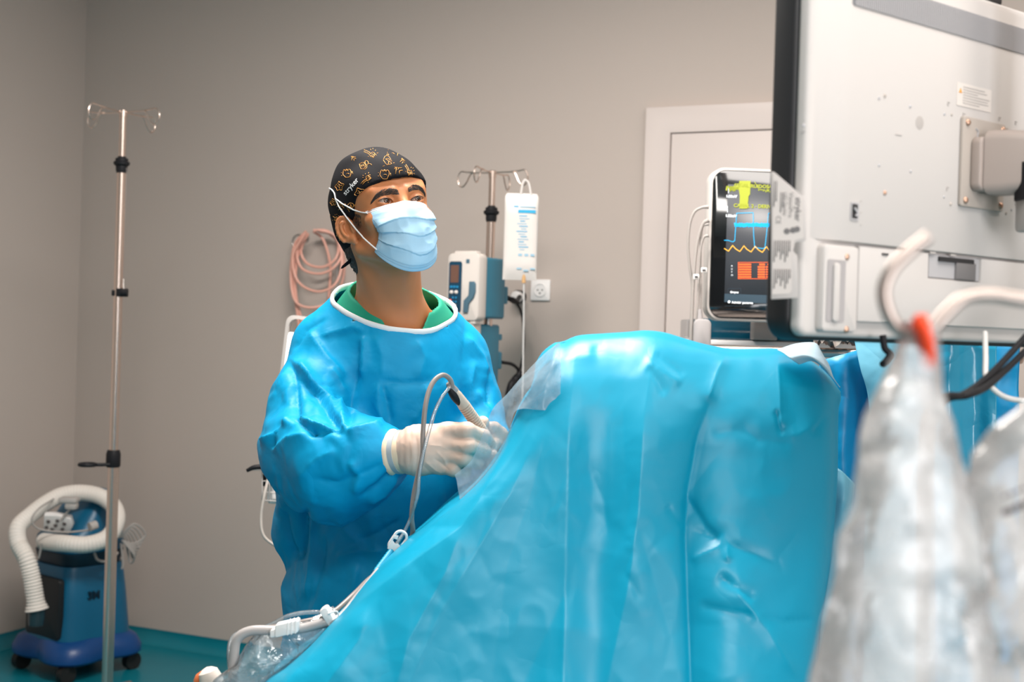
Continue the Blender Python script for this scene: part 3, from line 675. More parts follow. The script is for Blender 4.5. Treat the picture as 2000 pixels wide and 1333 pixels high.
# ================================================================== PATIENT MONITOR behind the drape
MW = mat('monitor_shell', (.62, .58, .55), .35); GB = mat('bezel_gloss', (.006, .007, .008), .06, spec=.6, coat=.5)
def em(name, c, s=1.0): return mat(name, c, .4, emit=s)
SCR = em('screen_grey', '#383b40', .5); SLIME = em('trace_yellow', '#a4ac3c', .42); SCY = em('trace_cyan', '#22a8dc', .9); SOR = em('trace_orange', '#e8622c', .9); SYE = em('trace_amber', '#f0b040', .9); SWH = em('text_white', '#e8eef2', .8); SBLU = em('bar_slate', '#2f4350', .5)
md = 3.4; mc = P(1383+250, 476, md); q0 = P(1386, 476, md)
myaw = math.radians(4); Xm = Vector((math.cos(myaw), math.sin(myaw), 0)); Zm = Vector((0, 0, 1)); Ym = Zm.cross(Xm)
MWD, MHT = .52, .408
om = P(1384, 476, md)+Xm*MWD/2; Fm = frame(Xm, Ym, Zm, om)
t = thing('patient_monitor', om-Vector((0, 0, MHT/2+.03)), 'black fronted patient monitor showing yellow, blue and orange traces, behind the drape', 'monitor')
mb = MB(); mb.prism(rrect(MWD, MHT, .04, 10), .0, .06, 0, .006, Fm); mb.build('shell', MW, t)
mb = MB(); mb.prism(rrect(MWD-.012, MHT-.014, .036, 10), -.004, .0005, 0, .002, Fm); bz = mb.build('bezel', GB, t)
mb = MB(); sx0 = -MWD/2+.046; sw = MWD-.092; st = MHT/2-.045; sbm = -MHT/2+.05
def S(x, z, dy=-.0046): return Fm@Vector((sx0+x, dy, z))
def quad(mb, x0, z0, x1, z1, mi, dy=-.005): mb.add([S(x0, z0, dy), S(x1, z0, dy), S(x1, z1, dy), S(x0, z1, dy)], [[0, 1, 2, 3]], mi, False)
def pt(px, py): # picture spot on the screen plane -> local x,z
    d = P(px, py, 1)-CAMP; tt = ((om-CAMP).dot(Ym))/d.dot(Ym); q = CAMP+d*tt-om; return q.dot(Xm)-sx0, q.z
mb.prism([(sx0, sbm), (sx0+sw, sbm), (sx0+sw, st), (sx0, st)], -.0047, -.0041, 0, 0, Fm)
quad(mb, 0, sbm, sw, sbm+.022, 6)
def line(pts, wd_, mi, dy=-.0052):
    pts = [pt(*p) for p in pts]
    for (a, b), (c, d) in zip(pts, pts[1:]):
        n = Vector((-(d-b), c-a)); n = n.normalized()*wd_/2 if n.length else Vector((0, wd_/2))
        e = Vector((c-a, d-b)).normalized()*wd_*.3
        mb.add([S(a+n.x-e.x, b+n.y-e.y, dy), S(c+n.x+e.x, d+n.y+e.y, dy), S(c-n.x+e.x, d-n.y+e.y, dy), S(a-n.x-e.x, b-n.y-e.y, dy)], [[0, 1, 2, 3]], mi, False)
mis = dict(lime=1, cy=2, orr=3, ye=4, wh=5)
noise = [(1418+i*1.0, 368+rng.uniform(-6, 6)) for i in range(26)]; line(noise, .004, 1)
blk = [pt(1443, 354), pt(1465, 354), pt(1464, 380), pt(1461, 384), pt(1459, 408), pt(1443, 408), pt(1444, 384), pt(1442, 370)]
mb.add([S(a, b, -.0054) for a, b in blk], [list(range(len(blk)))], 1, False)
line([(1473, 356), (1477, 364), (1482, 371)], .0016, 1); line([(1480+i*1.1, 373+rng.uniform(-3, 3)) for i in range(160)], .002, 1)
line([(1414, 470), (1421, 470), (1430, 473), (1434, 471), (1438, 417), (1470, 416), (1471, 460), (1473, 484), (1480, 485), (1490, 486), (1493, 484), (1498, 440), (1500, 417), (1530, 416), (1533, 484), (1550, 486), (1556, 417), (1600, 416)], .0016, 2)
line([(1434+i*1.2, 440+(3 if i % 2 else -3)+rng.uniform(-1, 1)) for i in range(200)], .0034, 2)
sw_ = []
for k in range(14): sw_ += [(1414+k*22, 486+k*.8), (1422+k*22, 491+k*.8), (1430+k*22, 480+k*.8)]
line(sw_, .0020, 4)
a = pt(1441, 513); b = pt(1600, 545)
for r0, r1 in (((1441, 513), (1640, 513)), ((1441, 545), (1640, 545)), ((1441, 513), (1441, 545)), ((1517, 513), (1517, 545))): line([r0, r1], .0012, 3)
for row in range(6):
    for x0, x1 in ((1443, 1467), (1480, 1491), (1496, 1505)):
        if row == 0 and x0 != 1443: x0 += 3
        xx = x0
        while xx < x1-1:
            line([(xx, 517+row*4.9), (xx+2.4, 517+row*4.9)], .0042, 3); xx += 3.3
for x0, y0 in ((1422, 372), (1420, 409)): line([(x0, y0-6), (x0, y0+6)], .0012, 5)
for x0, y0, wd_, hh in ((1421, 571, 0, 0),):
    for r0, r1 in (((1421, 564), (1446, 564)), ((1421, 577), (1446, 577)), ((1421, 564), (1421, 577)), ((1446, 564), (1446, 577)), ((1415, 584), (1470, 584)), ((1415, 598), (1470, 598)), ((1470, 584), (1470, 598)), ((1425, 514), (1432, 514)), ((1425, 540), (1432, 540))): line([r0, r1], .0006, 6, -.0056)
def stext(s, px, py, size, mi, al='LEFT', sx=1, bold=0): a, b = pt(px, py); mb.text(s, size, frame(Xm, Zm, -Ym, S(a, b, -.0053)), mi, .0001, al, bold, sx)
stext('SEÑAL RUIDOSA', 1433, 363, .0132, 1, sx=1.05, bold=.0004); stext('CANAL 2 - DERIV I', 1432, 402, .0132, 1, sx=1.0, bold=.0004)
stext('1.00mV', 1417, 384, .0095, 5, bold=.0004); stext('1.00mV', 1416, 422, .0095, 5, bold=.0004); stext('Grupos', 1425, 571, .0075, 5, bold=.0002); stext('Admitir paciente', 1428, 591, .0085, 5, bold=.0002)
mb.ball(S(*pt(1423, 590), -.005), (.0035, .0004, .0035), 5)
for k, ch in enumerate('AUTO'): stext(ch, 1427, 520+k*6, .006, 5)
mb.build('screen', [SCR, SLIME, SCY, SOR, SYE, SWH, SBLU], bz, fix=False)
# anaesthesia machine the monitor stands on
AP = mat('machine_panel', '#0d4458', .12, coat=.6, var=.5, vscale=9); AG = mat('machine_grey', (.36, .32, .30), .5, bump=.02, bscale=60)
ad = 3.55; a0 = P(1370, 640, ad); a1 = P(1470, 640, ad)
t = thing('anaesthesia_machine', Vector((a0.x+.35, a0.y+.3, 0)), 'white and dark teal anaesthesia machine below the patient monitor, mostly behind the drape', 'machine')
mb = MB(); zt = P(1400, 622, ad).z; zb = P(1400, 664, ad).z
mb.box((a0.x+.31, a0.y+.25, (zt+zb)/2), (.62, .40, zt-zb), .006); mb.build('glossy_panel', AP, t)
mb = MB(); mb.box((a0.x+.33, a0.y+.26, zb-.012), (.68, .46, .024), .006); mb.box((a0.x+.33, a0.y+.28, zb-.30), (.62, .40, .56), .02); mb.box((a0.x+.36, a0.y+.3, .40), (.56, .42, .6), .02); mb.build('body', WHITEP, t)
mb = MB(); mb.box((a1.x+.035, a1.y+.02, (zt+zb)/2+.001), (.065, .06, zt-zb-.004), .004); mb.build('monitor_neck', AG, t)
for sx in (-1, 1):
    for sy in (-1, 1):
        mb = MB(); c = Vector((a0.x+.36+sx*.22, a0.y+.3+sy*.16, .05)); mb.cyl(c-Vector((.015, 0, 0)), c+Vector((.015, 0, 0)), .05); mb.cyl(c, c+Vector((0, 0, .07)), .015); mb.build('caster', RUBB, t)
# monitor cables
CG = mat('sensor_cable_grey', (.37, .34, .32), .45)
t = thing('sensor_cable', P(1370, 650, 3.36), 'grey sensor leads looping from the left side of the patient monitor down behind the drape', 'cable')
mb = MB(); cdp = 3.37
for q, r in (([(1384, 404), (1370, 406), (1356, 415), (1347, 440), (1344, 480), (1347, 520), (1352, 560), (1350, 620), (1348, 680), (1348, 760)], .0038), ([(1384, 430), (1372, 440), (1361, 480), (1355, 540), (1352, 600), (1350, 680), (1352, 760)], .0045), ([(1384, 438), (1374, 441), (1370, 455), (1368, 500), (1369, 560), (1368, 610)], .003), ([(1384, 460), (1374, 465), (1368, 490), (1365, 530), (1362, 600), (1354, 690)], .0032)):
    mb.tube([P(a, b, cdp+.004*i) for i, (a, b) in enumerate(q)], [r*1.5]+[r]*(len(q)-1))
mb.each('lead', CG, t)
mb = MB(); mb.prism(rrect(.046, .085, .015), -.010, .010, 0, .005, frame(Vector((1, 0, 0)), Vector((0, 1, 0)), Vector((0, 0, 1)), P(1371, 655, 3.37))); mb.cyl(P(1367, 604, 3.37), P(1368, 634, 3.37), .005, .009); mb.build('sensor_block', mat('sensor_grey', (.38, .36, .36), .4), t)
mb = MB()
for a, b in ((1360, 541), (1375, 528)): mb.box(P(a, b, 3.365), (.016, .006, .014), .002, 0); mb.box(P(a, b, 3.361), (.008, .003, .004), 0, 1)
mb.build('cable_tag', [LAB, INK], t)
# steel table top behind the drape
ta = P(1425, 678, 2.95); tb = P(1672, 684, 2.75)
t = thing('instrument_table', Vector(((ta.x+tb.x)/2, (ta.y+tb.y)/2, 0)), 'stainless steel table top with rolled edge just behind the big blue drape', 'table')
zt = ta.z+.004; xc = (ta.x+tb.x)/2+.15; yc = (ta.y+tb.y)/2+.16; wdt = .72
mb = MB(); G = frame(Vector((1, 0, 0)), Vector((0, 0, 1)), Vector((0, -1, 0)), (xc, yc, zt-.011)); mb.prism(rrect(wdt, .42, .03), -.011, .011, 0, .008, G); mb.build('top', STEEL, t)
for sx in (-1, 1):
    for sy in (-1, 1): mb = MB(); mb.cyl((xc+sx*(wdt/2-.06), yc+sy*.15, 0), (xc+sx*(wdt/2-.06), yc+sy*.15, zt-.02), .014); mb.build('leg', STEELD, t)
mb = MB(); A = []
for j in range(12):
    A.append([list(P(1588+i*4.2, 681, 2.72+.02*j)+Vector((0, 0, .010+.012*float(ridge([[i*.5, j*.5, 1.3]])[0])+.004*math.sin(j)))) for i in range(22)])
mb.grid(np.array(A)); mb.build('foil_wrap', mat('crinkled_foil', (.62, .57, .54), .3, metal=.8, bump=.5, bscale=40), None, label='crinkled silvery wrap lying on the steel table edge under the large display', cat='wrap')

# ================================================================== LARGE DISPLAY seen from behind
DWH = mat('display_white', (.54, .51, .49), .55, spec=.2, bump=.02, bscale=150); DBK = mat('display_black', (.022, .022, .024), .45, bump=.03, bscale=150); VENT = mat('vent_grey', (.42, .41, .42), .5)
SCREW = mat('copper_screw', (.45, .28, .2), .35, metal=.8); PLATE = mat('bracket_cream', (.42, .37, .33), .45, bump=.03, bscale=200); ARM = mat('arm_cream', (.36, .30, .27), .4, bump=.02, bscale=100); PGR = mat('print_grey', (.45, .42, .40), .6)
e0 = P(1562, 660, 1.5); uD = Vector((.788, .615, 0)).normalized(); nD = Vector((uD.y, -uD.x, 0)); zD = Vector((0, 0, 1))
hor = 650+ (1562-1000)*math.tan(ROLL)
DHt = .462; DWd = .765; z0 = e0.z+.002
FD = frame(uD, -nD, zD, (e0.x, e0.y, z0))      # local x along the back, y into the display, z up
def dp(px, py, off=0):   # picture spot on the back plane -> local x,z
    d = P(px, py, 1)-CAMP; o = Vector((e0.x, e0.y, z0))+nD*off; tt = (o-CAMP).dot(nD)/d.dot(nD); q = CAMP+d*tt-o; return q.dot(uD), q.z
t = thing('display', Vector((e0.x, e0.y, z0))+uD*DWd/2, 'large white backed wall arm display turned away, filling the upper right corner', 'display')
mb = MB(); mb.prism(rrect(DWd, DHt, .014, 6, DWd/2, DHt/2), .0, .018, 0, .006, FD, 3)
mb.build('back_cover', DWH, t)
mb = MB(); mb.prism(rrect(DWd+.004, DHt+.008, .03, 8, DWd/2, DHt/2-.001), .0175, .054, 0, .006, FD, 3); mb.build('front_bezel', DBK, t)
# raised centre panel and lower cover
def S3(t): return t*t*(3-2*t)
x1, zz = dp(1668, 490); x2, zb2 = dp(1602, 486)
mb = MB(); hprof = [(.012+.055*k/12, .010*S3(k/12)) for k in range(13)]; hprof += [(DWd-x, h) for x, h in hprof[::-1]]
mb.prism(hprof+[(DWd-.012, -.004), (.012, -.004)], .115, DHt-.012, 0, .0015, FD@frame(Vector((1, 0, 0)), Vector((0, 0, 1)), Vector((0, -1, 0)))); cp = mb.build('centre_panel', DWH, t)
mb = MB(); mb.prism(rrect(.066, .104, .006, 4, .059, .058), -.012, .004, 0, .004, FD); lc = mb.build('corner_cover', DWH, t)
mb = MB(); mb.prism(rrect(.034, .074, .003, 3, .048, .055), -.0128, -.0118, 0, 0, FD); mb.build('recess', mat('recess_grey', (.36, .34, .34), .5), lc)
mb = MB(); mb.prism(rrect(.011, .07, .004, 3, .046, .053), -.0165, -.0122, 0, .002, FD); mb.build('grip', DWH, lc)
mb = MB(); mb.prism([(.097, .02), (DWd-.03, .02), (DWd-.03, .112), (.36, .112), (.36, .080), (.24, .080), (.24, .112), (.097, .112)], -.008, .004, 0, .002, FD); mb.build('lower_cover', DWH, t)
mb = MB(); mb.prism([(.243, .0815), (.357, .0815), (.357, .111), (.243, .111)], -.0062, -.0008, 0, 0, FD); mb.prism([(.262, .103), (.34, .103), (.34, .109), (.262, .109)], -.0095, -.006, 1, 0, FD); mb.build('cable_recess', [VENT, DBK], t)
mb = MB(); mb.prism([(.30, .0815), (.345, .0815), (.345, .104), (.30, .104)], -.0095, -.005, 0, .001, FD); mb.build('connector_panel', mat('shade_dark', (.18, .17, .17), .5), t)
mb = MB(); mb.prism(rrect(DWd-.13, .034, .003, 3, DWd/2, DHt-.047), -.0108, -.0005, 0, 0, FD)
for k in range(150): x = .07+k*(DWd-.142)/150; mb.prism([(x, DHt-.064), (x+.0022, DHt-.064), (x+.0022, DHt-.030), (x, DHt-.030)], -.0120, -.0107, 1, 0, FD)
mb.build('vent_grille', [mat('vent_base', (.20, .20, .21), .5), mat('vent_rib', (.38, .37, .38), .5)], t)
mb = MB(); mb.box(FD@Vector((.40, .03, DHt+.008)), (.05, .02, .012), .003); mb.build('top_latch', DBK, t)
# port, slots, small holes and screws
mb = MB()
px_, pz_ = dp(1655, 414); mb.prism(rrect(.016, .022, .002, 3, px_, pz_), -.0115, -.0098, 0, 0, FD); mb.prism(rrect(.010, .017, .001, 2, px_-.001, pz_), -.0122, -.0112, 1, 0, FD); mb.tube([FD@Vector((px_-.003, -.0125, pz_+.004)), FD@Vector((px_+.002, -.0135, pz_-.002)), FD@Vector((px_, -.0125, pz_-.006))], .0015, 0)
mb.build('key_port', [VENT, DBK], t)
mb = MB()
for (a, b, r, m_) in ((1716, 192, .0022, 0), (1727, 187, .0026, 1), (1777, 208, .0022, 0), (1716, 323, .002, 0), (1778, 335, .002, 0), (1727, 377, .003, 2), (1844, 223, .002, 0), (1858, 224, .002, 1), (1843, 385, .0018, 0), (1856, 399, .0024, 1), (1966, 252, .0022, 1), (1977, 259, .0018, 0), (1964, 417, .0022, 1), (1975, 410, .0018, 0)):
    x, z = dp(a, b, .010); mb.ball(FD@Vector((x, -.0103, z)), (r, r*.45, r), m_, seg=10)
mb.each('screw', [VENT, PLATE, SCREW], t)
for a, b in ((1653, 502), (1652, 644)):
    x, z = dp(a, b, .012); mb = MB(); mb.ball(FD@Vector((x, -.0118, z)), (.0042, .0018, .0042), 0, seg=12); mb.build('screw', SCREW, lc)
x, z = dp(1568, 245); mb = MB(); mb.ball(FD@Vector((x+.001, -.0003, z)), (.002, .001, .002)); mb.build('screw', VENT, t)
mb = MB(); x, z = dp(1796, 240, .01); mb.lathe(FD@Vector((x, -.0099, z)), FD@Vector((x, -.02, z)), [(0, .0085), (.0004, .0085), (.0005, .0078), (.0003, .0001)]); mb.build('round_mark', mat('mark_white', (.42, .39, .37), .5), t)
mb = MB()
for (a, b, n, s) in ((1748, 263, 9, .0022), (1850, 200, 4, .002), (1848, 366, 4, .002), (1982, 238, 4, .002), (1982, 396, 4, .002), (1680, 394, 2, .002), (1680, 416, 2, .002), (1680, 440, 2, .002), (1880, 222, 4, .002), (1950, 230, 4, .002)):
    x, z = dp(a, b, .010); mb.prism([(x, z), (x+s*n*.7, z), (x+s*n*.7, z+.001), (x, z+.001)], -.0108, -.0099, 0, 0, FD)
    if n == 4: mb.prism([(x, z-.004), (x+.003, z-.004), (x+.003, z-.001), (x, z-.001)], -.0108, -.0099, 0, 0, FD)
for (a, b) in ((1722, 498), (1765, 490), (1815, 495), (1855, 500)):
    x, z = dp(a, b, .008); mb.prism([(x, z), (x+.012, z), (x+.012, z+.0022), (x, z+.0022)], -.0095, -.0078, 1 if a == 1722 else 0, 0, FD)
mb.build('print_mark', [PGR, DBK], t)
# warning label
x, z = dp(1872, 205, .01); x2, z2 = dp(1958, 168, .01); xw = x2-x
mb = MB(); wl0 = dp(1868, 212, .01); lw, lh = .080, .030; lx = dp(1868, 190, .01)[0]; lz = (dp(1872, 160, .01)[1]+dp(1872, 207, .01)[1])/2
mb.prism(rrect(lw, lh, .001, 2, lx+lw/2, lz), -.0107, -.0099, 0, 0, FD); lb = mb.build('warning_label', mat('label_cream', (.66, .61, .57), .5), t)
mb = MB(); mb.prism([(lx+.004, lz+.002), (lx+.011, lz+.002), (lx+.0075, lz+.008)], -.0112, -.0106, 1, 0, FD)
for k in range(7):
    L_ = (.052, .058, .035, .064, .060, .062, .040)[k]; mb.prism([(lx+.014, lz+.010-k*.0035), (lx+.014+L_*.95, lz+.010-k*.0035), (lx+.014+L_*.95, lz+.0112-k*.0035), (lx+.014, lz+.0112-k*.0035)], -.0111, -.0106, 0, 0, FD)
mb.build('label_print', [PGR, mat('warn_orange', '#e39a3c', .5)], lb)
# mounting plate and arm
xa, za = dp(1878, 228, .012); xb, _ = dp(1956, 410, .012); zt_ = dp(1878, 226, .012)[1]; zb_ = dp(1876, 403, .012)[1]
pw, ph = xb-xa, zt_-zb_; pcx, pcz = (xa+xb)/2, (zt_+zb_)/2
mb = MB(); mb.prism(rrect(pw, ph, .004, 4, pcx, pcz), -.015, -.0101, 0, .0015, FD); mp = mb.build('mount_plate', PLATE, t)
for sx in (-1, 1):
    for sz in (-1, 1): mb = MB(); mb.ball(FD@Vector((pcx+sx*(pw/2-.009), -.0155, pcz+sz*(ph/2-.008))), (.0045, .0025, .0045), seg=12); mb.build('screw', SCREW, mp)
mb = MB()
for sx in (-1, 1): mb.tube([FD@Vector((pcx+sx*.016-.006, -.0152, pcz+ph/2-.014)), FD@Vector((pcx+sx*.016-.001, -.0155, pcz+ph/2-.017)), FD@Vector((pcx+sx*.016-.002, -.0152, pcz+ph/2-.026))], .0012)
mb.each('slot', VENT, mp)
mb = MB(); mb.prism(rrect(pw*.72, ph*.60, .010, 6, pcx+.004, pcz-.002), -.030, -.0151, 0, .003, FD, 3); mb.build('arm_flange', ARM, mp)
t = thing('ceiling_boom', FD@Vector((pcx, -.05, pcz)), 'cream jointed boom holding the large white display at the right edge', 'boom')
def FDp(x, y, z): return FD@Vector((pcx+x, y, pcz+z))
mb = MB(); A = []
for s, sc_ in ((0, 1.0), (.02, 1.0), (.045, .93), (.065, .78), (.08, .6), (.09, .5)):
    A.append([list(FDp(x*sc_+s*.28, -.031-s, z*sc_)) for x, z in rrect(.052, .084, .014, 6)])
A = np.array(A); mb.grid(A, closed_u=True); mb.f += [list(range(A.shape[1])), [(A.shape[0]-1)*A.shape[1]+k for k in range(A.shape[1])]]; mb.mi += [0, 0]; mb.sm += [False, False]; mb.build('knuckle', ARM, t)
j0 = FDp(.028, -.095, 0); j1 = P(2090, 335, j0.y)
mb = MB(); mb.lathe(j0, j1, [(0, .020), (.012, .022), (.014, .019), (.05, .018), (.09, .019)], seg=28); mb.tube([FDp(.004, -.07, -.035), FDp(.03, -.085, -.04), FDp(.06, -.1, -.03)], [.010, .012, .01]); mb.build('joint', ARM, t)
mb = MB(); jb = P(2030, 350, j0.y-.0); mb.lathe(jb+Vector((0, 0, .02)), jb+Vector((0, 0, -.028)), [(0, .03), (.048, .03)]); mb.build('joint_collar', BLACK, t)
mb = MB(); mb.box(P(2040, 412, j0.y)+Vector((0, 0, 0)), (.06, .05, .055), .006); mb.build('joint_housing', GREYP, t)
mb = MB(); mb.cyl(P(2040, 300, j0.y), (P(2040, 300, j0.y).x, P(2040, 300, j0.y).y, CEIL-.001), .025); mb.build('drop_tube', ARM, t)
# label bracket hanging on the display's left side
LBM = mat('bracket_metal', (.52, .48, .46), .55, spec=.2); LBP = mat('plate_print', (.16, .15, .15), .6)
s0 = P(1502, 335, 1.50); Bx = (P(1572, 470, 1.485)-P(1506, 470, 1.496)).normalized(); Bx.z = 0; Bx.normalize(); By = Vector((Bx.y, -Bx.x, 0)); oB = P(1543, 470, 1.485)
def bp(px, py):
    d = P(px+1, py, 1)-CAMP; tt = (oB-CAMP).dot(By)/d.dot(By); q = CAMP+d*tt-oB; return q.dot(Bx), q.z
FB = frame(Bx, -By, zD, oB); t = thing('rating_plate', oB, 'grey metal plate with printed rating label on the display\'s left side', 'label plate')
mb = MB(); mb.prism([bp(*q) for q in ((1505, 335), (1512, 337), (1572, 388), (1573, 470), (1552, 474), (1548, 490), (1556, 500), (1558, 582), (1505, 585))][::-1], .0, .002, 0, .0004, FB); mb.build('bracket', LBM, t)
mb = MB(); mb.prism([bp(*q) for q in ((1509, 342), (1514, 344), (1566, 390), (1568, 466), (1552, 470), (1545, 484), (1545, 568), (1541, 574), (1507, 576))][::-1], -.0006, -.0001, 0, 0, FB); lb = mb.build('label', mat('label_silver', (.60, .55, .52), .6, spec=.2), t)
mb = MB()
def vt(s, px, py, size, sx=1, bold=0): a, b = bp(px, py); mb.text(s, size, FB@frame(Vector((0, 0, -1)), Vector((1, 0, 0)), Vector((0, -1, 0)), (a, -.0008, b)), 0, .00005, 'LEFT', bold, sx)
vt('stryker', 1558, 386, .0095, bold=.0002); vt('VisionPro', 1544, 376, .0075); vt('LED Display', 1533, 376, .0055); vt('CE', 1519, 422, .008)
for k in range(9):
    for y_, L_ in ((354, 50), (376, 44), (470, 42), (526, 38)):
        if (y_ == 470 and k > 7) or (y_ == 526 and k > 7) or (y_ == 354 and k > 1) or (y_ == 376 and (k < 3 or k > 4)): continue
        (xa_, za_), (xb_, zb_2) = bp(1511+k*4.3, y_), bp(1511+k*4.3, y_+L_-((k*7) % 5)*5); mb.prism([(xa_, zb_2), (xa_+.0012, zb_2), (xa_+.0012, za_), (xa_, za_)], -.0011, -.0006, 0, 0, FB)
for (a, b) in ((1556, 448), (1548, 450), (1536, 452)): x, z = bp(a, b); mb.lathe(FB@Vector((x, -.0007, z)), FB@Vector((x, -.001, z)), [(0, .0035), (.0002, .0035), (.0003, .0028), (.0001, .0001)], 0)
mb.build('label_print', LBP, lb, fix=False)
# cables beneath the display
mb = MB(); mb.tube([P(1724, 655, 1.56), P(1728, 680, 1.56), P(1738, 692, 1.56), P(1732, 704, 1.56), P(1724, 712, 1.55)], .0042); mb.build('power_lead', BLACK, None, label='short black lead hanging from the bottom edge of the white display', cat='cable')
mb = MB(); mb.tube([P(1790, 2200, 1.36), P(1795, 1400, 1.36), P(1800, 900, 1.35), P(1815, 800, 1.35), P(1848, 775, 1.35), P(1880, 772, 1.38), P(1920, 745, 1.45), P(1960, 706, 1.5), P(2010, 650, 1.55), P(2060, 590, 1.6), P(2090, 520, 1.66), P(2095, 440, 1.62)], .0042); mb.tube([P(1800, 2200, 1.40), P(1806, 1400, 1.40), P(1815, 900, 1.39), P(1840, 790, 1.38), P(1890, 772, 1.38), P(1925, 757, 1.43), P(1965, 722, 1.5), P(2010, 680, 1.55), P(2060, 640, 1.6), P(2100, 560, 1.66), P(2105, 440, 1.62)], .0042); mb.each('video_cable', BLACK, None, labels=['upper of two black cables sweeping up to the right edge below the display', 'lower of two black cables sweeping up to the right edge below the display'], cat='cable')
mb = MB(); mb.tube([P(1924, 650, 1.65), P(1925, 700, 1.62), P(1926, 740, 1.6), P(1945, 765, 1.6), P(1975, 780, 1.6), P(2040, 790, 1.6), P(2150, 830, 1.65), P(2190, 1000, 1.7), P(2200, 1500, 1.7), P(2200, 2400, 1.7)], .0035); mb.build('white_cable', mat('cable_white', (.62, .60, .58), .4), None, label='thin white cable dropping from the display and curving to the right', cat='cable')
# ================================================================== THE SURGEON
SKIN = mat('skin', (.52, .195, .078), .45, spec=.45, bump=.05, bscale=260, var=.07, vscale=25, sss=.12)
GOWN = mat('gown_blue', '#0090bf', .5, spec=.22, bump=.10, bscale=420, bump2=.35, b2scale=13, ridged=True)
BIND = mat('binding_white', (.78, .78, .78), .7, bump=.2, bscale=300)
SCRUB = mat('scrub_green', '#0a8c70', .7, bump=.15, bscale=300)
CAPM = mat('cap_black', (.006, .006, .008), .8, spec=.15, bump=.1, bscale=200); GOLD = mat('cap_gold', '#c8893a', .6); CWHITE = mat('cap_lettering', (.85, .85, .86), .5)
MASKM = mat('mask_blue', '#a6cbe2', .65, bump=.12, bscale=300, spec=.2); MASKW = mat('mask_white', (.80, .82, .86), .65, bump=.15, bscale=300, spec=.2); LOOP = mat('loop_white', (.85, .82, .80), .7)
HAIR = mat('hair_dark', (.045, .032, .026), .6, bump=.4, bscale=120); HAIRG = mat('hair_grey', (.06, .05, .046), .7, bump=.6, bscale=150)
EYEW = mat('eye_white', (.42, .33, .28), .15, spec=.6); IRIS = mat('iris_brown', (.07, .028, .012), .08, spec=.8); PUP = mat('pupil', (.003, .003, .003), .03, spec=.8)
GLOVE = mat('latex_glove', (.70, .50, .40), .38, spec=.5, bump=.06, bscale=90, bump2=.12, b2scale=30, ridged=True)
CUFF = mat('glove_cuff', (.74, .58, .42), .45, spec=.4)
# --- head frame: x = his left, y = backward, z = up
HO = P(755, 438, 2.42); HS = 1.0
def rot(axis, deg): return Matrix.Rotation(math.radians(deg), 3, axis)
HR = rot('Y', -9) @ rot('Z', 29) @ rot('X', -10)
HM = Matrix.Translation(HO) @ HR.to_4x4() @ Matrix.Scale(HS, 4)
HMi = HM.inverted()
def hl(v): return HMi @ Vector(v)
def hw(A): A = np.asarray(A, float); M = np.array(HM); return A@M[:3, :3].T+M[:3, 3]
neckb = hl(P(766, 640, 2.52)); chestb = hl(P(768, 720, 2.53))
f = Field((-.17, -.15, -.34), (.17, .155, .15), .0019)
f.ell((0, .014, .052), (.0755, .094, .083), k=0)
f.ell((0, -.035, .045), (.063, .052, .058), k=.02)
f.ell((0, -.045, -.012), (.060, .048, .066), k=.02)
f.ell((0, -.045, -.058), (.050, .046, .038), k=.02)
for s in (-1, 1): f.ell((s*.045, -.036, .042), (.016, .034, .030), k=.03)
for s in (-1, 1):
    f.cone((s*.060, -.004, -.045), (s*.020, -.078, -.086), .014, .015, k=.02)
    f.ell((s*.044, -.062, -.010), (.023, .020, .017), k=.015)
    f.cone((s*.046, -.072, .040), (s*.014, -.085, .036), .0085, .0085, k=.012)
    f.ell((s*.0315, -.100, .019), (.018, .017, .0125), k=.010, op='sub')
f.ell((0, -.082, -.086), (.020, .016, .016), k=.014)
f.cone((0, -.084, .028), (0, -.106, -.016), .0075, .0100, k=.010)
for s in (-1, 1): f.ell((s*.0115, -.098, -.021), (.008, .010, .008), k=.006)
f.cone((-.02, -.088, -.050), (.02, -.088, -.050), .008, k=.012)
# neck, chest top
hn0 = Vector((0, .018, -.045)); f.cone(hn0, neckb, .054, .062, k=.03); f.cone(neckb, chestb, .062, .082, k=.06)
f.cone(Vector((0, .05, -.03)), neckb+Vector((0, .02, 0)), .042, .05, k=.03)
for s in (-1, 1):
    f.cone((s*.058, .022, -.03), neckb+Vector((s*.014, -.052, -.02)), .010, .009, k=.022)
adam = hn0.lerp(neckb, .42)+Vector((0, -.052, 0)); f.ell(adam, (.011, .010, .016), k=.018)
for s, a in ((-1, hl(P(660, 672, 2.53))), (1, hl(P(868, 668, 2.58)))): f.cone(neckb+Vector((0, .02, .02)), a, .042, .030, k=.05)
# ears
for s in (-1, 1):
    Re = (Matrix.Rotation(math.radians(s*-38), 3, 'Z')@Matrix.Rotation(math.radians(-14), 3, 'X'))
    c = Vector((s*.0795, .006, -.005)); 
    def e(p): return c+Re@Vector(p)
    f.ell(e((0, 0, 0)), (.007, .017, .0265), R=np.array(Re), k=.008)
    f.ell(e((s*.007, -.002, .002)), (.006, .011, .017), R=np.array(Re), k=.004, op='sub')
    arc = [e((s*.004, .0165*math.cos(a)*1.0, .0265*math.sin(a))) for a in np.radians(np.linspace(-40, 205, 12))]
    for a, b in zip(arc, arc[1:]): f.cone(a, b, .0034, k=.003)
    arc = [e((s*.006, .007*math.cos(a)-.001, .015*math.sin(a)+.001)) for a in np.radians(np.linspace(-60, 110, 8))]
    for a, b in zip(arc, arc[1:]): f.cone(a, b, .0028, k=.003)
    f.ell(e((s*.001, -.006, -.023)), (.006, .008, .009), k=.004); f.ell(e((s*.004, -.015, -.004)), (.004, .004, .006), k=.003)
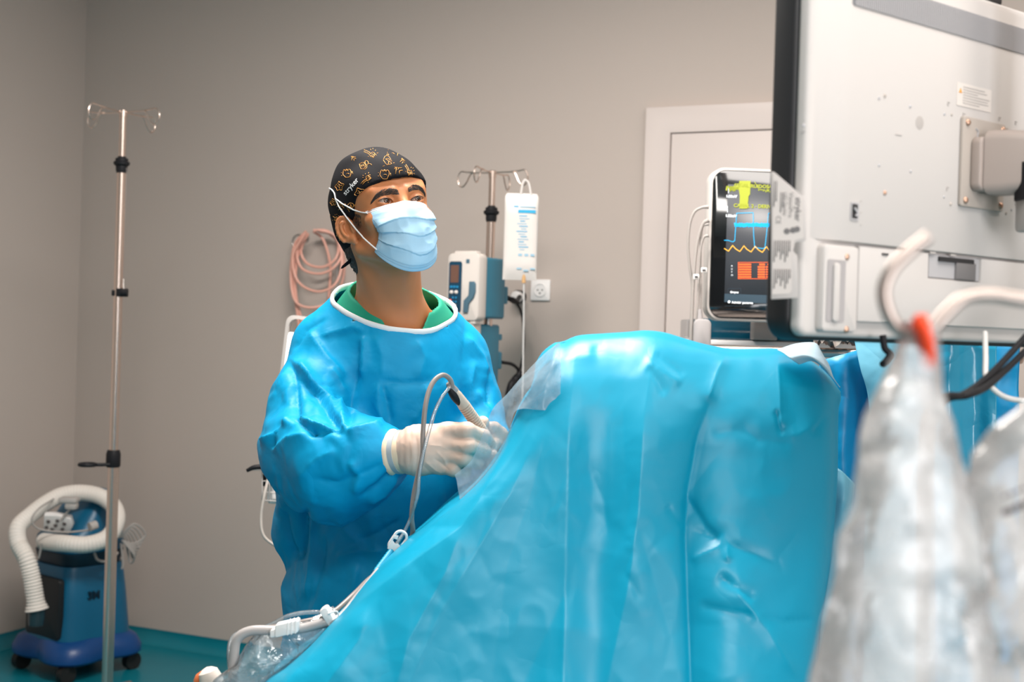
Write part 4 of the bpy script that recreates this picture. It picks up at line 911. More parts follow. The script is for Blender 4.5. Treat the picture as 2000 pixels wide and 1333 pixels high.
# eyelids
EC = {}
for s in (-1, 1):
    ec_ = Vector((s*.0315, -.0765, .0195)); EC[s] = ec_
    f.ell(ec_, (.0158, .0146, .0135), k=.004)
    sl, X, Y, Z = f.sub(ec_-Vector((.03, .03, .02)), ec_+Vector((.03, .01, .02)))
    x = (X-ec_.x)*s; z = Z-(ec_.z-.0012)-x*.10; wv, hu, hd_ = .0150, .0046, .0036
    Ru = (wv*wv+hu*hu)/(2*hu); Rd = (wv*wv+hd_*hd_)/(2*hd_)
    d = np.maximum(np.sqrt((x-.0)**2+(z+Ru-hu)**2)-Ru, np.sqrt(x**2+(z-Rd+hd_)**2)-Rd)
    d = np.maximum(d, Y-(ec_.y-.004)); f.comb(sl, d.astype(np.float32), .0012, 'sub')
    arc = [ec_+Vector((s*a, -.0148+a*a*16, .0085-a*a*28)) for a in np.linspace(-.013, .015, 9)]
    for a, b in zip(arc, arc[1:]): f.cone(a, b, .0012, k=.0035, op='sub')
HV, HF = f.mesh(); HFf = f
HV = relax(HV, HF, 1, .35)
HVw = hw(HV)
skull_bvh = BVHTree.FromPolygons([tuple(v) for v in HVw], HF.tolist())
# --- body below
def C3(p): return np.array(P(*p))
bodyF = Field(np.array((-.62, 1.95, 0.0)), np.array((.22, 2.95, 1.50)), .012)
def bc(a, b, r1, r2, k=.04): bodyF.cone(C3(a), C3(b), r1, r2, k=k)
bc((765, 700, 2.56), (758, 900, 2.57), .125, .115, 0); bc((758, 900, 2.57), (750, 1080, 2.57), .115, .12)
bc((700, 672, 2.55), (650, 696, 2.53), .045, .045); bc((830, 675, 2.59), (875, 708, 2.60), .045, .045)
bc((645, 700, 2.52), (606, 880, 2.36), .045, .040); bc((606, 880, 2.36), (795, 882, 2.235), .042, .030)
bc((880, 710, 2.60), (936, 880, 2.51), .042, .040); bc((936, 880, 2.51), (985, 885, 2.33), .042, .03)
hipz = C3((750, 1080, 2.57))
for s in (-1, 1):
    h = hipz+np.array((s*.09, 0, -.03)); kn = h+np.array((s*.02, -.01, -.42)); an = np.array((kn[0]+s*.01, kn[1]+.03, .09))
    bodyF.cone(h, kn, .085, .058, k=.04); bodyF.cone(kn, an, .055, .036, k=.02); bodyF.cone(an+np.array((0, .03, -.05)), an+np.array((0, -.15, -.055)), .035, .030, k=.03)
BV, BF = bodyF.mesh(); BV = relax(BV, BF, 2)
# --- hands: a field in world space
def hand(field, pts, gr=0.0, k=.006):
    for chain, rad in pts:
        q = [C3(p) for p in chain]
        for i in range(len(q)-1): field.cone(q[i], q[i+1], rad[i]+gr, rad[i+1]+gr, k=k if len(chain) > 2 else .02)
RH = [  # wrist and back of the hand
    ([(776, 884, 2.235), (822, 880, 2.215)], (.0315, .034)),
    ([(815, 862, 2.215), (878, 843, 2.20)], (.026, .0150)), ([(815, 872, 2.215), (878, 866, 2.195)], (.028, .0155)),
    ([(815, 888, 2.215), (872, 890, 2.195)], (.028, .0150)), ([(815, 898, 2.215), (862, 910, 2.20)], (.024, .0135)), ([(825, 885, 2.235), (872, 885, 2.225)], (.030, .020)),
    ([(872, 842, 2.200), (912, 842, 2.178), (944, 853, 2.205), (950, 868, 2.235)], (.0152, .0140, .0120, .0105)),
    ([(876, 867, 2.195), (915, 873, 2.172), (944, 882, 2.20), (944, 890, 2.235)], (.0150, .0140, .0120, .0105)),
    ([(868, 890, 2.195), (908, 897, 2.176), (932, 904, 2.205), (930, 905, 2.235)], (.0145, .0130, .0115, .010)),
    ([(858, 910, 2.20), (888, 918, 2.185), (908, 921, 2.21), (906, 918, 2.235)], (.0130, .0118, .0105, .009)),
    ([(826, 870, 2.24), (880, 850, 2.262), (925, 838, 2.258), (943, 826, 2.250)], (.020, .0165, .0125, .0115))]
LHn = [  # the other hand, partly behind the plastic sheet
    ([(1010, 905, 2.34), (985, 888, 2.30)], (.030, .034)), ([(990, 880, 2.30), (975, 862, 2.285)], (.026, .016)), ([(990, 895, 2.30), (966, 890, 2.28)], (.028, .016)),
    ([(985, 868, 2.29), (962, 868, 2.26), (955, 880, 2.24), (962, 890, 2.225)], (.0145, .0135, .0115, .010)),
    ([(985, 885, 2.29), (960, 888, 2.26), (952, 898, 2.24), (960, 906, 2.23)], (.0145, .013, .0115, .010)),
    ([(985, 898, 2.30), (962, 905, 2.27), (952, 912, 2.25), (958, 918, 2.24)], (.0145, .013, .011, .0095)),
    ([(985, 910, 2.30), (968, 918, 2.28), (960, 924, 2.26), (964, 928, 2.25)], (.013, .012, .010, .0085)),
    ([(988, 875, 2.29), (975, 850, 2.28), (965, 838, 2.27), (958, 835, 2.262)], (.017, .015, .012, .0105))]
gf = Field(C3((765, 960, 2.2))-.03, C3((965, 800, 2.28))+.03, .0013); 
lo = np.minimum.reduce([C3((755, 950, 2.15)), C3((975, 800, 2.15)), C3((755, 950, 2.30)), C3((975, 800, 2.30))])-.005; hi = np.maximum.reduce([C3((755, 950, 2.15)), C3((975, 800, 2.15)), C3((755, 950, 2.30)), C3((975, 800, 2.30))])+.005
gf = Field(lo, hi, .0014); hand(gf, RH); GV, GF = gf.mesh(); GV = relax(GV, GF, 1, .5)
bh = Field(lo, hi, .003); hand(bh, RH, -.0022); bV, bF = bh.mesh(); bV = relax(bV, bF, 1)
lo2 = np.minimum(C3((930, 960, 2.2)), C3((930, 960, 2.38)))-.01; hi2 = np.maximum(C3((1040, 800, 2.2)), C3((1040, 800, 2.38)))+.01
g2 = Field(lo2, hi2, .0022); hand(g2, LHn); G2V, G2F = g2.mesh(); G2V = relax(G2V, G2F, 1)
b2 = Field(lo2, hi2, .0035); hand(b2, LHn, -.0022); b2V, b2F = b2.mesh()
root = thing('person', (C3((760, 1100, 2.57))[0], C3((760, 1100, 2.57))[1], 0), 'person in blue gown, black patterned cap and light blue mask, looking up to the right', 'person')
allV = []; allF = []; o = 0
for v, q in ((HVw, HF), (BV, BF), (bV, bF), (b2V, b2F)): allV.append(v); allF.append(q+o); o += len(v)
body = raw('body', np.concatenate(allV), np.concatenate(allF), SKIN, root)
# --- eyes
for s in (-1, 1):
    mb = MB(); c = HM@EC[s]; gaze = (HR@Vector((.10, -1, .05))).normalized()
    side = gaze.orthogonal().normalized(); bn = gaze.cross(side); prof = []
    R0 = .0122
    for k in range(1, 40):
        th = math.pi*k/40; prof.append((th, R0+(.0006*max(0, math.cos((th)/.5*math.pi/2)) if th < .5 else 0)))
    vs = []; fs = []; mi = []
    SG = 28
    for th, r in prof:
        for k in range(SG):
            a = 2*math.pi*k/SG; vs.append(c+gaze*r*math.cos(th)+(side*math.cos(a)+bn*math.sin(a))*r*math.sin(th))
    vs += [c+gaze*(R0+.0006), c-gaze*R0]; n = len(prof)
    for i in range(n-1):
        for k in range(SG):
            fs.append([i*SG+k, i*SG+(k+1) % SG, (i+1)*SG+(k+1) % SG, (i+1)*SG+k]); th = prof[i][0]; mi.append(2 if th < .20 else (1 if th < .50 else 0))
    for k in range(SG): fs.append([n*SG, (k+1) % SG, k]); mi.append(2); fs.append([n*SG+1, (n-1)*SG+k, (n-1)*SG+(k+1) % SG]); mi.append(0)
    mb.v = [tuple(v) for v in vs]; mb.f = fs; mb.mi = mi; mb.sm = [True]*len(fs); mb.build('eye', [EYEW, IRIS, PUP], root, auto=0)
def onhead(px, py, off=0, bvh=None):
    d = (P(px, py, 1)-CAMP).normalized(); h = (bvh or skull_bvh).ray_cast(CAMP, d)
    if h[0] is None:
        q = P(px, py, 2.42); h = (bvh or skull_bvh).find_nearest(q)
    return h[0]+h[1]*off
# --- eyebrows and lashes made of short hairs
def brow(lower, upper, n, name='eyebrow'):
    mb = MB()
    for i in range(n):
        t_ = rng.random(); u = rng.random()
        lo_ = np.array([np.interp(t_, np.linspace(0, 1, len(lower)), [p[k] for p in lower]) for k in (0, 1)]); up_ = np.array([np.interp(t_, np.linspace(0, 1, len(upper)), [p[k] for p in upper]) for k in (0, 1)])
        p = lo_*(1-u)+up_*u; t2 = min(1, t_+.07); q = np.array([np.interp(t2, np.linspace(0, 1, len(lower)), [pp[k] for pp in lower]) for k in (0, 1)])*(1-u*.8)+np.array([np.interp(t2, np.linspace(0, 1, len(upper)), [pp[k] for pp in upper]) for k in (0, 1)])*u*.8
        a = onhead(*p, .0002); b = onhead(*q, .0012)
        if (a-b).length > .02: continue
        mb.tube([a, (a+b)/2+(a-b).orthogonal().normalized()*.0002, b], [.00035, .0003, .00008], seg=4, smooth=2)
    return mb.build(name, HAIR, root, auto=0)
brow([(780, 380), (762, 380), (744, 384), (732, 391), (724, 400)], [(778, 370), (764, 367), (747, 369), (734, 379), (725, 394)], 620)
brow([(797, 376), (807, 371), (818, 371), (826, 377), (830, 385)], [(796, 368), (803, 361), (815, 360), (825, 367), (830, 378)], 430)
for s in (-1, 1):
    ec_ = EC[s]; pts = []; Ru = (.0150**2+.0046**2)/(2*.0046)
    for x in np.linspace(-.0135, .0145, 12):
        z = math.sqrt(max(Ru*Ru-x*x, 0))-(Ru-.0046)-.0012+x*.10; y = -.0146*math.sqrt(max(.02, 1-(x/.0158)**2-(z/.0135)**2)); pts.append(HM@Vector((ec_.x+s*x, ec_.y+y-.0004, ec_.z+z+.0002)))
    mb = MB(); mb.tube(pts, [.0003]+[.0007]*8+[.0004], seg=6, smooth=2); mb.build('eyelashes', HAIR, root, auto=0)
# --- cap: a fitted cloth shell
cf = Field((-.125, -.12, -.09), (.125, .165, .17), .0022)
cf.ell((0, .016, .054), (.0830, .1035, .092), k=0); cf.ell((0, -.034, .046), (.0740, .0610, .067), k=.02)
cf.ell((0, .055, .045), (.077, .078, .080), k=.03); cf.ell((-.005, .03, .105), (.060, .062, .045), k=.03); cf.ell((0, .075, .0), (.062, .05, .055), k=.03)
inner = cf.d+.006
Xg, Yg, Zg = cf.ax[0][:, None, None], cf.ax[1][None, :, None], cf.ax[2][None, None, :]
zc_ = np.interp(cf.ax[1], [-.12, -.085, -.05, -.02, .0, .02, .045, .075, .10, .16], [.076, .066, .044, .016, .010, .010, -.030, -.045, -.05, -.045])[None, :, None]
zc_ = zc_ - .010*np.exp(-((Yg+.085)/.03)**2) + np.clip(Xg, 0, .08)*.20*np.clip((.03-Yg)/.05, 0, 1)
outer = cf.d + .0018*np.sin(Xg*95+Yg*60+1.2)*np.sin(Zg*70-Yg*55)
cf.d = np.maximum(np.maximum(outer, -inner), (zc_-Zg)*.75).astype(np.float32)
CV, CF = cf.mesh(); CV = relax(CV, CF, 2, .5); CVw = hw(CV)
cap_bvh = BVHTree.FromPolygons([tuple(v) for v in CVw], CF.tolist())
cmb = MB(); cmb.v = [tuple(v) for v in CVw]; cmb.f = CF.tolist(); cmb.mi = [0]*len(CF); cmb.sm = [True]*len(CF)
def capdraw(cx, cy, sc, ang, strokes, mi=1, r=.00052):
    ca, sa = math.cos(math.radians(ang)), math.sin(math.radians(ang))
    for st in strokes:
        pts = []
        for x, y in st:
            X_ = cx+sc*(x*ca-y*sa); Y_ = cy+sc*(x*sa+y*ca); d = (P(X_, Y_, 1)-CAMP).normalized(); h = cap_bvh.ray_cast(CAMP, d)
            if h[0] is None: pts = []; break
            pts.append(h[0]+h[1]*.0003)
        if len(pts) > 1: cmb.tube(pts, r, mi, seg=5, smooth=2 if len(pts) > 2 else 1)
fist = [[(-.4, .9), (-.7, .5), (-.95, .1), (-.8, -.5), (-.6, -.9), (-.3, -.75), (0, -.95), (.3, -.75), (.6, -.9), (.9, -.6), (.95, 0), (.7, .5), (.5, .9), (-.4, .9)], [(-.2, .1), (.2, .0), (.5, .2)], [(-.3, -.75), (-.3, -.5)], [(0, -.9), (0, -.6)], [(.3, -.75), (.3, -.5)], [(1.2, -.3), (1.3, .3)], [(-1.3, -.3), (-1.2, -.3)], [(-1.3, .3), (-1.2, .4)]]
bone = [[(-1.6, -.5), (-.4, -.1), (-.1, .3)], [(-1.6, -.1), (-.6, .2), (-.2, .6)], [(-.1, .3), (.3, -.2), (.8, .1), (1.2, .5)], [(-.2, .6), (.2, .9), (.6, .8)], [(.3, .2), (.9, .7)], [(.1, .5), (.7, 1.0)], [(.8, .1), (.5, 1.1)], [(-.2, -.8), (-.1, -.6)], [(.3, -1.0), (.3, -.8)], [(.9, -.7), (.8, -.5)], [(1.2, .0), (1.5, -.1)], [(-.6, .9), (-.5, .8)]]
house = [[(-1.1, -.5), (.1, -.7), (.25, .6), (-.9, .9), (-1.1, -.5)], [(-.7, -.2), (-.6, .5)], [(-.2, -.3), (-.1, .4)], [(-.65, .15), (-.15, .05)], [(.5, -1.0), (1.1, -.9), (1.2, -.2), (.7, .1), (.4, -.4), (.5, -1.0)], [(.7, .1), (.6, .8), (-.2, 1.2)], [(1.2, -.2), (1.8, .0), (2.0, .4)]]
doc = [[(-.9, -.2), (-.4, -1.0), (.4, -.8), (.9, .4)], [(-.9, -.2), (-.2, 1.0), (.2, .2), (-.4, -.4)], [(-1.2, 1.1), (1.4, .7)], [(.0, -1.1), (.1, -1.4), (.4, -1.3), (.3, -1.0)], [(.3, .2), (.8, .8), (.0, .9)], [(-.5, -.3), (.2, -.4), (.6, .2)]]
palm = [[(-.9, -.2), (-.4, -.7), (.2, -.6), (.9, -.7)], [(-.5, .9), (-.4, -.6)], [(.2, -.6), (-.1, -.1)], [(-.4, -.6), (-.9, -.7)], [(.5, .9), (.4, .1), (1.1, -.1)]]
knot = [[(-.6, -1), (.2, -.8), (.9, -.9), (.7, -.1), (1.0, .6), (.3, .8), (.0, 1.2), (-.5, .7), (-1, .5), (-.7, -.2), (-.6, -1)], [(-.4, -.4), (.1, -.2), (.0, .3), (.4, .4)], [(-.5, .2), (-.1, .0)], [(.5, -.5), (.2, -.2)]]
for (x, y, s_, a, st) in ((678, 339, 8.5, -8, fist), (711, 323, 7.5, -10, house), (725, 299, 9, 5, bone), (757, 314, 9, -8, doc), (767, 299, 8, 20, fist), (715, 349, 8.5, -62, bone), (751, 341, 9.5, 0, fist), (777, 333, 8, 5, palm), (800, 333, 8, 40, bone), (786, 315, 5, 40, palm), (663, 364, 8, 25, knot), (702, 377, 9, 10, knot), (684, 403, 7, 70, doc), (665, 404, 7, 60, palm), (651, 395, 6, 20, knot), (655, 425, 7, 10, bone), (648, 448, 6, 40, knot), (657, 465, 6, 30, fist), (690, 310, 5, 10, palm), (742, 288, 4, 0, palm)):
    capdraw(x, y, s_, a, st)
# lettering running up the side of the cap
cu = bpy.data.curves.new('t', 'FONT'); cu.body = 'stryker'; cu.size = 13.5; cu.align_x = 'CENTER'; cu.align_y = 'CENTER'; cu.offset = .12; to = bpy.data.objects.new('t', cu); COL.objects.link(to)
me = to.evaluated_get(bpy.context.evaluated_depsgraph_get()).to_mesh(); bmt = bmesh.new(); bmt.from_mesh(me); bmesh.ops.triangulate(bmt, faces=bmt.faces[:]); bmesh.ops.subdivide_edges(bmt, edges=[e_ for e_ in bmt.edges if e_.calc_length() > 2], cuts=2); bmesh.ops.triangulate(bmt, faces=bmt.faces[:])
bmt.verts.index_update(); vs = []; ca, sa = math.cos(math.radians(-49)), math.sin(math.radians(-49))
for v in bmt.verts:
    x, y = v.co.x, -v.co.y; h = cap_bvh.ray_cast(CAMP, (P(685.5+x*ca-y*sa, 365+x*sa+y*ca, 1)-CAMP).normalized()); vs.append(h[0]+h[1]*.0007 if h[0] else Vector(P(685, 365, 2.3)))
cmb.add(vs, [[v.index for v in q.verts] for q in bmt.faces], 2, True); bmt.free(); bpy.data.objects.remove(to); bpy.data.curves.remove(cu)
cap = cmb.build('cap', [CAPM, GOLD, CWHITE], root, auto=0, fix=False)
# cap ties
tz = [P(688, 492, 2.46), P(694, 500, 2.42)]
mb = MB(); A = []
for (ax_, ay_, d, w_) in ((694, 500, 2.445, .006), (688, 507, 2.44, .0075), (680, 513, 2.435, .0075), (672, 519, 2.43, .006), (667, 522, 2.43, .003)):
    c = np.array(P(ax_, ay_, d)); A.append([list(c+np.array((w_*.5*math.cos(a), .0015*math.sin(a), w_*math.cos(a)))) for a in np.linspace(0, 2*math.pi, 10, endpoint=False)])
A = np.array(A); mb.grid(A, closed_u=True); mb.f += [list(range(10)), [40+k for k in range(10)]]; mb.mi += [0, 0]; mb.sm += [True, True]; mb.build('cap_tie', CAPM, cap)
# --- hair: nape and sideburn, thin layer over the skull
hf = Field((-.10, -.06, -.13), (.10, .13, .03), .0022)
hf.ell((0, .060, -.030), (.060, .052, .058), k=0); hf.cone((0, .065, -.03), (0, .064, -.052), .050, .044, k=.03)
HXv, HXf = hf.mesh(); HXv = relax(HXv, HXf, 1); HXv = HXv+normals(HXv, HXf)*(fbm(HXv*260, 2)*.0016)[:, None]
hmb = MB(); hmb.v = [tuple(v) for v in hw(HXv)]; hmb.f = HXf.tolist(); hmb.mi = [0]*len(HXf); hmb.sm = [True]*len(HXf)
for i in range(170):
    py_ = 418+rng.uniform(0, 1)**1.6*26; px_ = 697+rng.normal(0, 5)*(1-(py_-412)/50)+(py_-418)*.15
    a = onhead(px_, py_, .0001)
    if (a-P(700, 440, 2.4)).length > .05: continue
    dn = HR@Vector((0, .1, -1)); hmb.tube([a, a+dn*.004+(HR@Vector((-1, 0, 0)))*.0004], [.00022, .00008], seg=3, smooth=1)
for i in range(1600):
    k = rng.integers(len(HXv)); v = HXv[k]
    if v[2] > -.02: continue
    a = Vector(hw([v])[0]); dn = HR@Vector((rng.uniform(-.3, .3), .35, -1)); hmb.tube([a, a+dn*.0035], [.0005, .0001], seg=3, smooth=1)
hmb.build('hair', HAIRG, root, auto=0, fix=False)
# --- mask
def mask_pt(s, v):
    v = float(v); a = s*math.radians(86)
    yc = np.interp(v, [0, .15, .32, .55, .78, .92, 1], [-.1035, -.117, -.122, -.122, -.116, -.105, -.094]); zc = np.interp(v, [0, .15, .32, .55, .78, .92, 1], [.010, -.006, -.025, -.056, -.090, -.111, -.120])
    ye = np.interp(v, [0, .25, .5, .7, 1], [-.058, -.069, -.073, -.067, -.052]); ze = np.interp(v, [0, .5, 1], [.010, -.034, -.064]); hwid = np.interp(v, [0, .25, .55, .8, 1], [.0640, .0600, .0535, .0560, .0600])
    c = math.cos(a); p = 1.25 if v < .2 else 1.0
    pk = max(0, 1-v/.35); dz = c**(1.1+2.2*pk)
    x = hwid*math.sin(a)*(1-.14*math.sin(a)**2*(1-v)*0); y = ye+(yc-ye)*(abs(c)**(.95+1.0*pk)); z = ze+(zc-ze)*dz
    x = math.copysign(abs(math.sin(a))**.92, s)*hwid
    return np.array((x, y, z))
NS, NV = 90, 120; A = np.zeros((NV, NS, 3))
for j in range(NV):
    for i in range(NS): A[j, i] = mask_pt(-1+2*i/(NS-1), j/(NV-1))
du = np.gradient(A, axis=1); dv = np.gradient(A, axis=0); Nn = np.cross(dv, du); Nn /= np.linalg.norm(Nn, axis=2, keepdims=True)+1e-12
Nn *= np.sign(-(Nn[:, :, 1:2]))+(Nn[:, :, 1:2] == 0)
ss = np.linspace(-1, 1, NS)[None, :]; vv = np.linspace(0, 1, NV)[:, None]
fade = np.clip((1-np.abs(ss))*4, .25, 1)
disp = 0
for c_, amp, slope, wsp in ((.36, .0042, .05, .7), (.55, .0045, -.10, .8), (.76, .0040, -.14, .9)):
    t_ = vv-(c_+slope*(np.abs(ss)-.4)+.02*np.sin(ss*5)); disp = disp+amp*fade*(.30+.70*np.abs(ss+.1)**.9)*np.where(t_ < 0, np.exp(t_/.09), -.30*np.exp(-t_/.06))
disp = disp+.0022*np.exp(-((ss-.02-.3*(vv-.2))/.10)**2)*np.clip(1-vv/.6, 0, 1)+.0016*np.sin(ss*7+vv*9)*np.sin(vv*9)+.0012*ridge(np.stack([np.broadcast_to(ss*4, (NV, NS)).ravel(), np.broadcast_to(vv*5, (NV, NS)).ravel(), np.zeros(NV*NS)], 1)).reshape(NV, NS)*np.sin(vv*math.pi)
for c_ in (.035, .075, .93, .965): disp = disp-.0006*np.exp(-((vv-c_)/.006)**2)
A = A+Nn*disp[:, :, None]
mw = hw(A.reshape(-1, 3)).reshape(NV, NS, 3); thick = (np.array(HR)@Nn.reshape(-1, 3).T).T.reshape(NV, NS, 3)*-.0012
mb = MB()
for lay in (mw, mw+thick): mb.grid(lay, 0, flip=lay is not mw)
mb.mi = [1 if (k//(NS-1)) % (NV-1) < int(NV*.075) or (k % (NS-1)) in (0, 1) and False else 0 for k in range(len(mb.f))]
n_ = NV*NS
for j in range(NV-1):
    for i in (0, NS-1): mb.f.append([j*NS+i, (j+1)*NS+i, n_+(j+1)*NS+i, n_+j*NS+i]); mb.mi.append(0); mb.sm.append(True)
for i in range(NS-1):
    for j in (0, NV-1): mb.f.append([j*NS+i, j*NS+i+1, n_+j*NS+i+1, n_+j*NS+i]); mb.mi.append(1 if j == 0 else 0); mb.sm.append(True)
mask = mb.build('face_mask', [MASKM, MASKW], root, auto=0)
mask_bvh = BVHTree.FromPolygons([tuple(v) for v in mw.reshape(-1, 3)], [[j*NS+i, j*NS+i+1, (j+1)*NS+i+1, (j+1)*NS+i] for j in range(NV-1) for i in range(NS-1)])
# stitches and small print
mb = MB()
for v_ in (3, 8, 111, 115):
    for i in range(2, NS-2, 1):
        q = Vector(mw[v_, i]); q2 = Vector(mw[v_, i+1]); mb.tube([q.lerp(q2, .2), q.lerp(q2, .7)], .0004, 0, seg=4, smooth=1)
for j in range(14, 108, 2):
    for i in (2, 5): q = Vector(mw[j, i]); mb.tube([q, Vector(mw[j, i+1])], .00035, 0, seg=4, smooth=1)
mb.build('stitching', mat('stitch', (.42, .50, .58), .7), mask, fix=False)
mb = MB()
for x0, y0, L_ in ((754, 421, 3), (759, 420, 10), (772, 418, 6), (762, 424, 18)):
    pts = [(x0+k*1.0, y0-k*.16+(1.1 if k % 2 else -1.1)) for k in range(L_)]; pp = [onhead(a, b, .0005, mask_bvh) for a, b in pts]
    if len(pp) > 1: mb.tube(pp, .00022, 0, seg=4, smooth=1)
mb.build('printed_marks', mat('print_blue_grey', (.25, .32, .42), .7), mask, fix=False)
# ear loops tied up on the cap
comb_bvh = BVHTree.FromPolygons([tuple(v) for v in HVw]+[tuple(v) for v in CVw], HF.tolist()+(CF+len(HVw)).tolist())
def strap(q, r=0, endp=None):
    r = .0014
    mb = MB(); pts = []
    dl_ = [((P(a, b, 1)-CAMP).normalized()) for a, b in q]
    for (a, b), d in zip(q, dl_):
        h = comb_bvh.ray_cast(CAMP, d); pts.append(h[0]+h[1]*.003 if h[0] else None)
    dep = [(p-CAMP).dot(fwd) if p else None for p in pts]; n_q = len(q)
    d0_ = dep[0] or next(d for d in dep if d); d1_ = dep[-1] or d0_
    lim = np.array([min(d0_+(d1_-d0_)*i/(n_q-1), (dep[i] or 9)-.002) for i in range(n_q)])
    for _ in range(6): lim[1:-1] = np.minimum(lim[1:-1], (lim[:-2]+lim[2:])/2+.0005)
    pts = [P(a, b, d) for (a, b), d in zip(q, lim)]
    if endp is not None: pts = pts[:-3]+[Vector(endp)+(HR@Vector((-1, -.3, 0)))*.0012]
    mb.tube(pts, r, seg=6, smooth=4); return mb.build('mask_strap', LOOP, mask)
def dense2(q, n=5):
    o = []
    for a, b in zip(q, q[1:]):
        for k in range(n): o.append((a[0]+(b[0]-a[0])*k/n, a[1]+(b[1]-a[1])*k/n))
    return o+[q[-1]]
e1_ = proj([mw[6, 0], mw[108, 0]])
strap([(643, 368), (648, 371), (653, 378), (655, 388)])
strap(dense2([(655, 388), (668, 398), (690, 410), (706, 415), (float(e1_[0][0])+1, float(e1_[0][1]))], 3), 0, mw[7, 5])
strap(dense2([(655, 388), (662, 404), (677, 425), (696, 449), (712, 467), (float(e1_[1][0])+1, float(e1_[1][1]))], 3), 0, mw[108, 3])
# --- scrubs and gown
Fb = Vector((math.sin(math.radians(22)), -math.cos(math.radians(22)), 0)); Sb = Vector((Fb.y*-1, Fb.x, 0)); Sb = Vector((math.cos(math.radians(22)), math.sin(math.radians(22)), 0)); Zb = Vector((0, 0, 1))
NC = P(761, 592, 2.53)
pn_ = (Zb*math.cos(math.radians(25))+Fb*math.sin(math.radians(25))).normalized()
def planecut(field, n_, off):
    X, Y, Z = field.ax[0][:, None, None], field.ax[1][None, :, None], field.ax[2][None, None, :]
    return (X-NC.x)*n_.x+(Y-NC.y)*n_.y+(Z-NC.z)*n_.z-off
sf = Field(np.array(P(620, 760, 2.5))-np.array((.05, .2, 0)), np.array(P(900, 540, 2.5))+np.array((.05, .22, .03)), .003)
nk = C3((764, 560, 2.54)); 
sf.cone(C3((763, 560, 2.535)), C3((763, 640, 2.54)), .074, .100, k=0); sf.cone(C3((763, 640, 2.54)), C3((765, 760, 2.55)), .100, .14, k=.04); sf.cone(C3((700, 640, 2.54)), C3((640, 690, 2.52)), .05, .06, k=.05); sf.cone(C3((840, 645, 2.58)), C3((890, 690, 2.6)), .05, .06, k=.05)
inn = sf.d+.006; pc1 = planecut(sf, pn_, .017)
X, Y, Z = sf.ax[0][:, None, None], sf.ax[1][None, :, None], sf.ax[2][None, None, :]
lat = (X-NC.x)*Sb.x+(Y-NC.y)*Sb.y; fw_ = (X-NC.x)*Fb.x+(Y-NC.y)*Fb.y; hz = (Z-NC.z)
vcut = np.abs(lat-.004)-(.034+.55*np.maximum(hz+.05, -.2)); vc = np.maximum(vcut, -(fw_-.0))
sf.d = np.maximum(np.maximum(np.maximum(sf.d, -inn), pc1), -vc).astype(np.float32)
SV, SF_ = sf.mesh(); SV = relax(SV, SF_, 4, .5); raw('scrub_top', SV, SF_, SCRUB, root)
glo = np.array((-.60, 1.95, .28)); ghi = np.array((.22, 2.98, 1.47))
gw = Field(glo, ghi, .0048)
def gc(a, b, r1, r2, k=.05, op='add'): gw.cone(C3(a), C3(b), r1, r2, k=k, op=op)
gc((761, 596, 2.53), (762, 640, 2.545), .090, .108, 0); gc((762, 640, 2.545), (764, 740, 2.56), .108, .150)
gc((764, 740, 2.56), (758, 930, 2.57), .150, .160, .06); gc((758, 930, 2.57), (742, 1150, 2.58), .160, .172, .06); gc((742, 1150, 2.58), (738, 1333, 2.58), .172, .185, .06)
gw.cone(C3((738, 1333, 2.58)), np.array((C3((738, 1333, 2.58))[0], 2.58, .42)), .185, .22, k=.05)
gc((700, 640, 2.55), (638, 672, 2.525), .062, .060, .06); gc((832, 650, 2.585), (884, 694, 2.61), .062, .057, .06)
# his right sleeve
gc((640, 688, 2.52), (610, 790, 2.44), .062, .072, .04); gc((610, 790, 2.44), (604, 868, 2.38), .072, .080, .04)
gc((600, 868, 2.38), (560, 866, 2.38), .066, .030, .03); gc((560, 860, 2.385), (518, 867, 2.39), .032, .007, .02)
gc((604, 880, 2.37), (660, 905, 2.31), .080, .088, .04); gc((660, 905, 2.31), (720, 895, 2.27), .092, .068, .05); gc((720, 895, 2.27), (783, 884, 2.237), .066, .034, .03)
gc((610, 900, 2.35), (640, 955, 2.335), .07, .046, .05)
# slack hanging behind the elbow
gc((600, 960, 2.50), (585, 1040, 2.54), .060, .045, .05); gc((585, 1040, 2.54), (588, 1092, 2.56), .045, .016, .04)
# his left sleeve
gc((885, 697, 2.61), (914, 790, 2.58), .064, .060, .04); gc((914, 790, 2.58), (936, 890, 2.51), .060, .064, .04); gc((936, 890, 2.51), (1000, 895, 2.36), .066, .042, .04)
# armpit hollow
gc((668, 800, 2.37), (664, 860, 2.33), .012, .010, .03, 'sub')
pc = planecut(gw, pn_, 0.0); gd = gw.d.copy(); gw.d = np.maximum(gw.d, pc).astype(np.float32)
gV, gF = gw.mesh(); gV = relax(gV, gF, 3, .5); gN = normals(gV, gF)
q = proj(gV); q2 = q[:, :2]
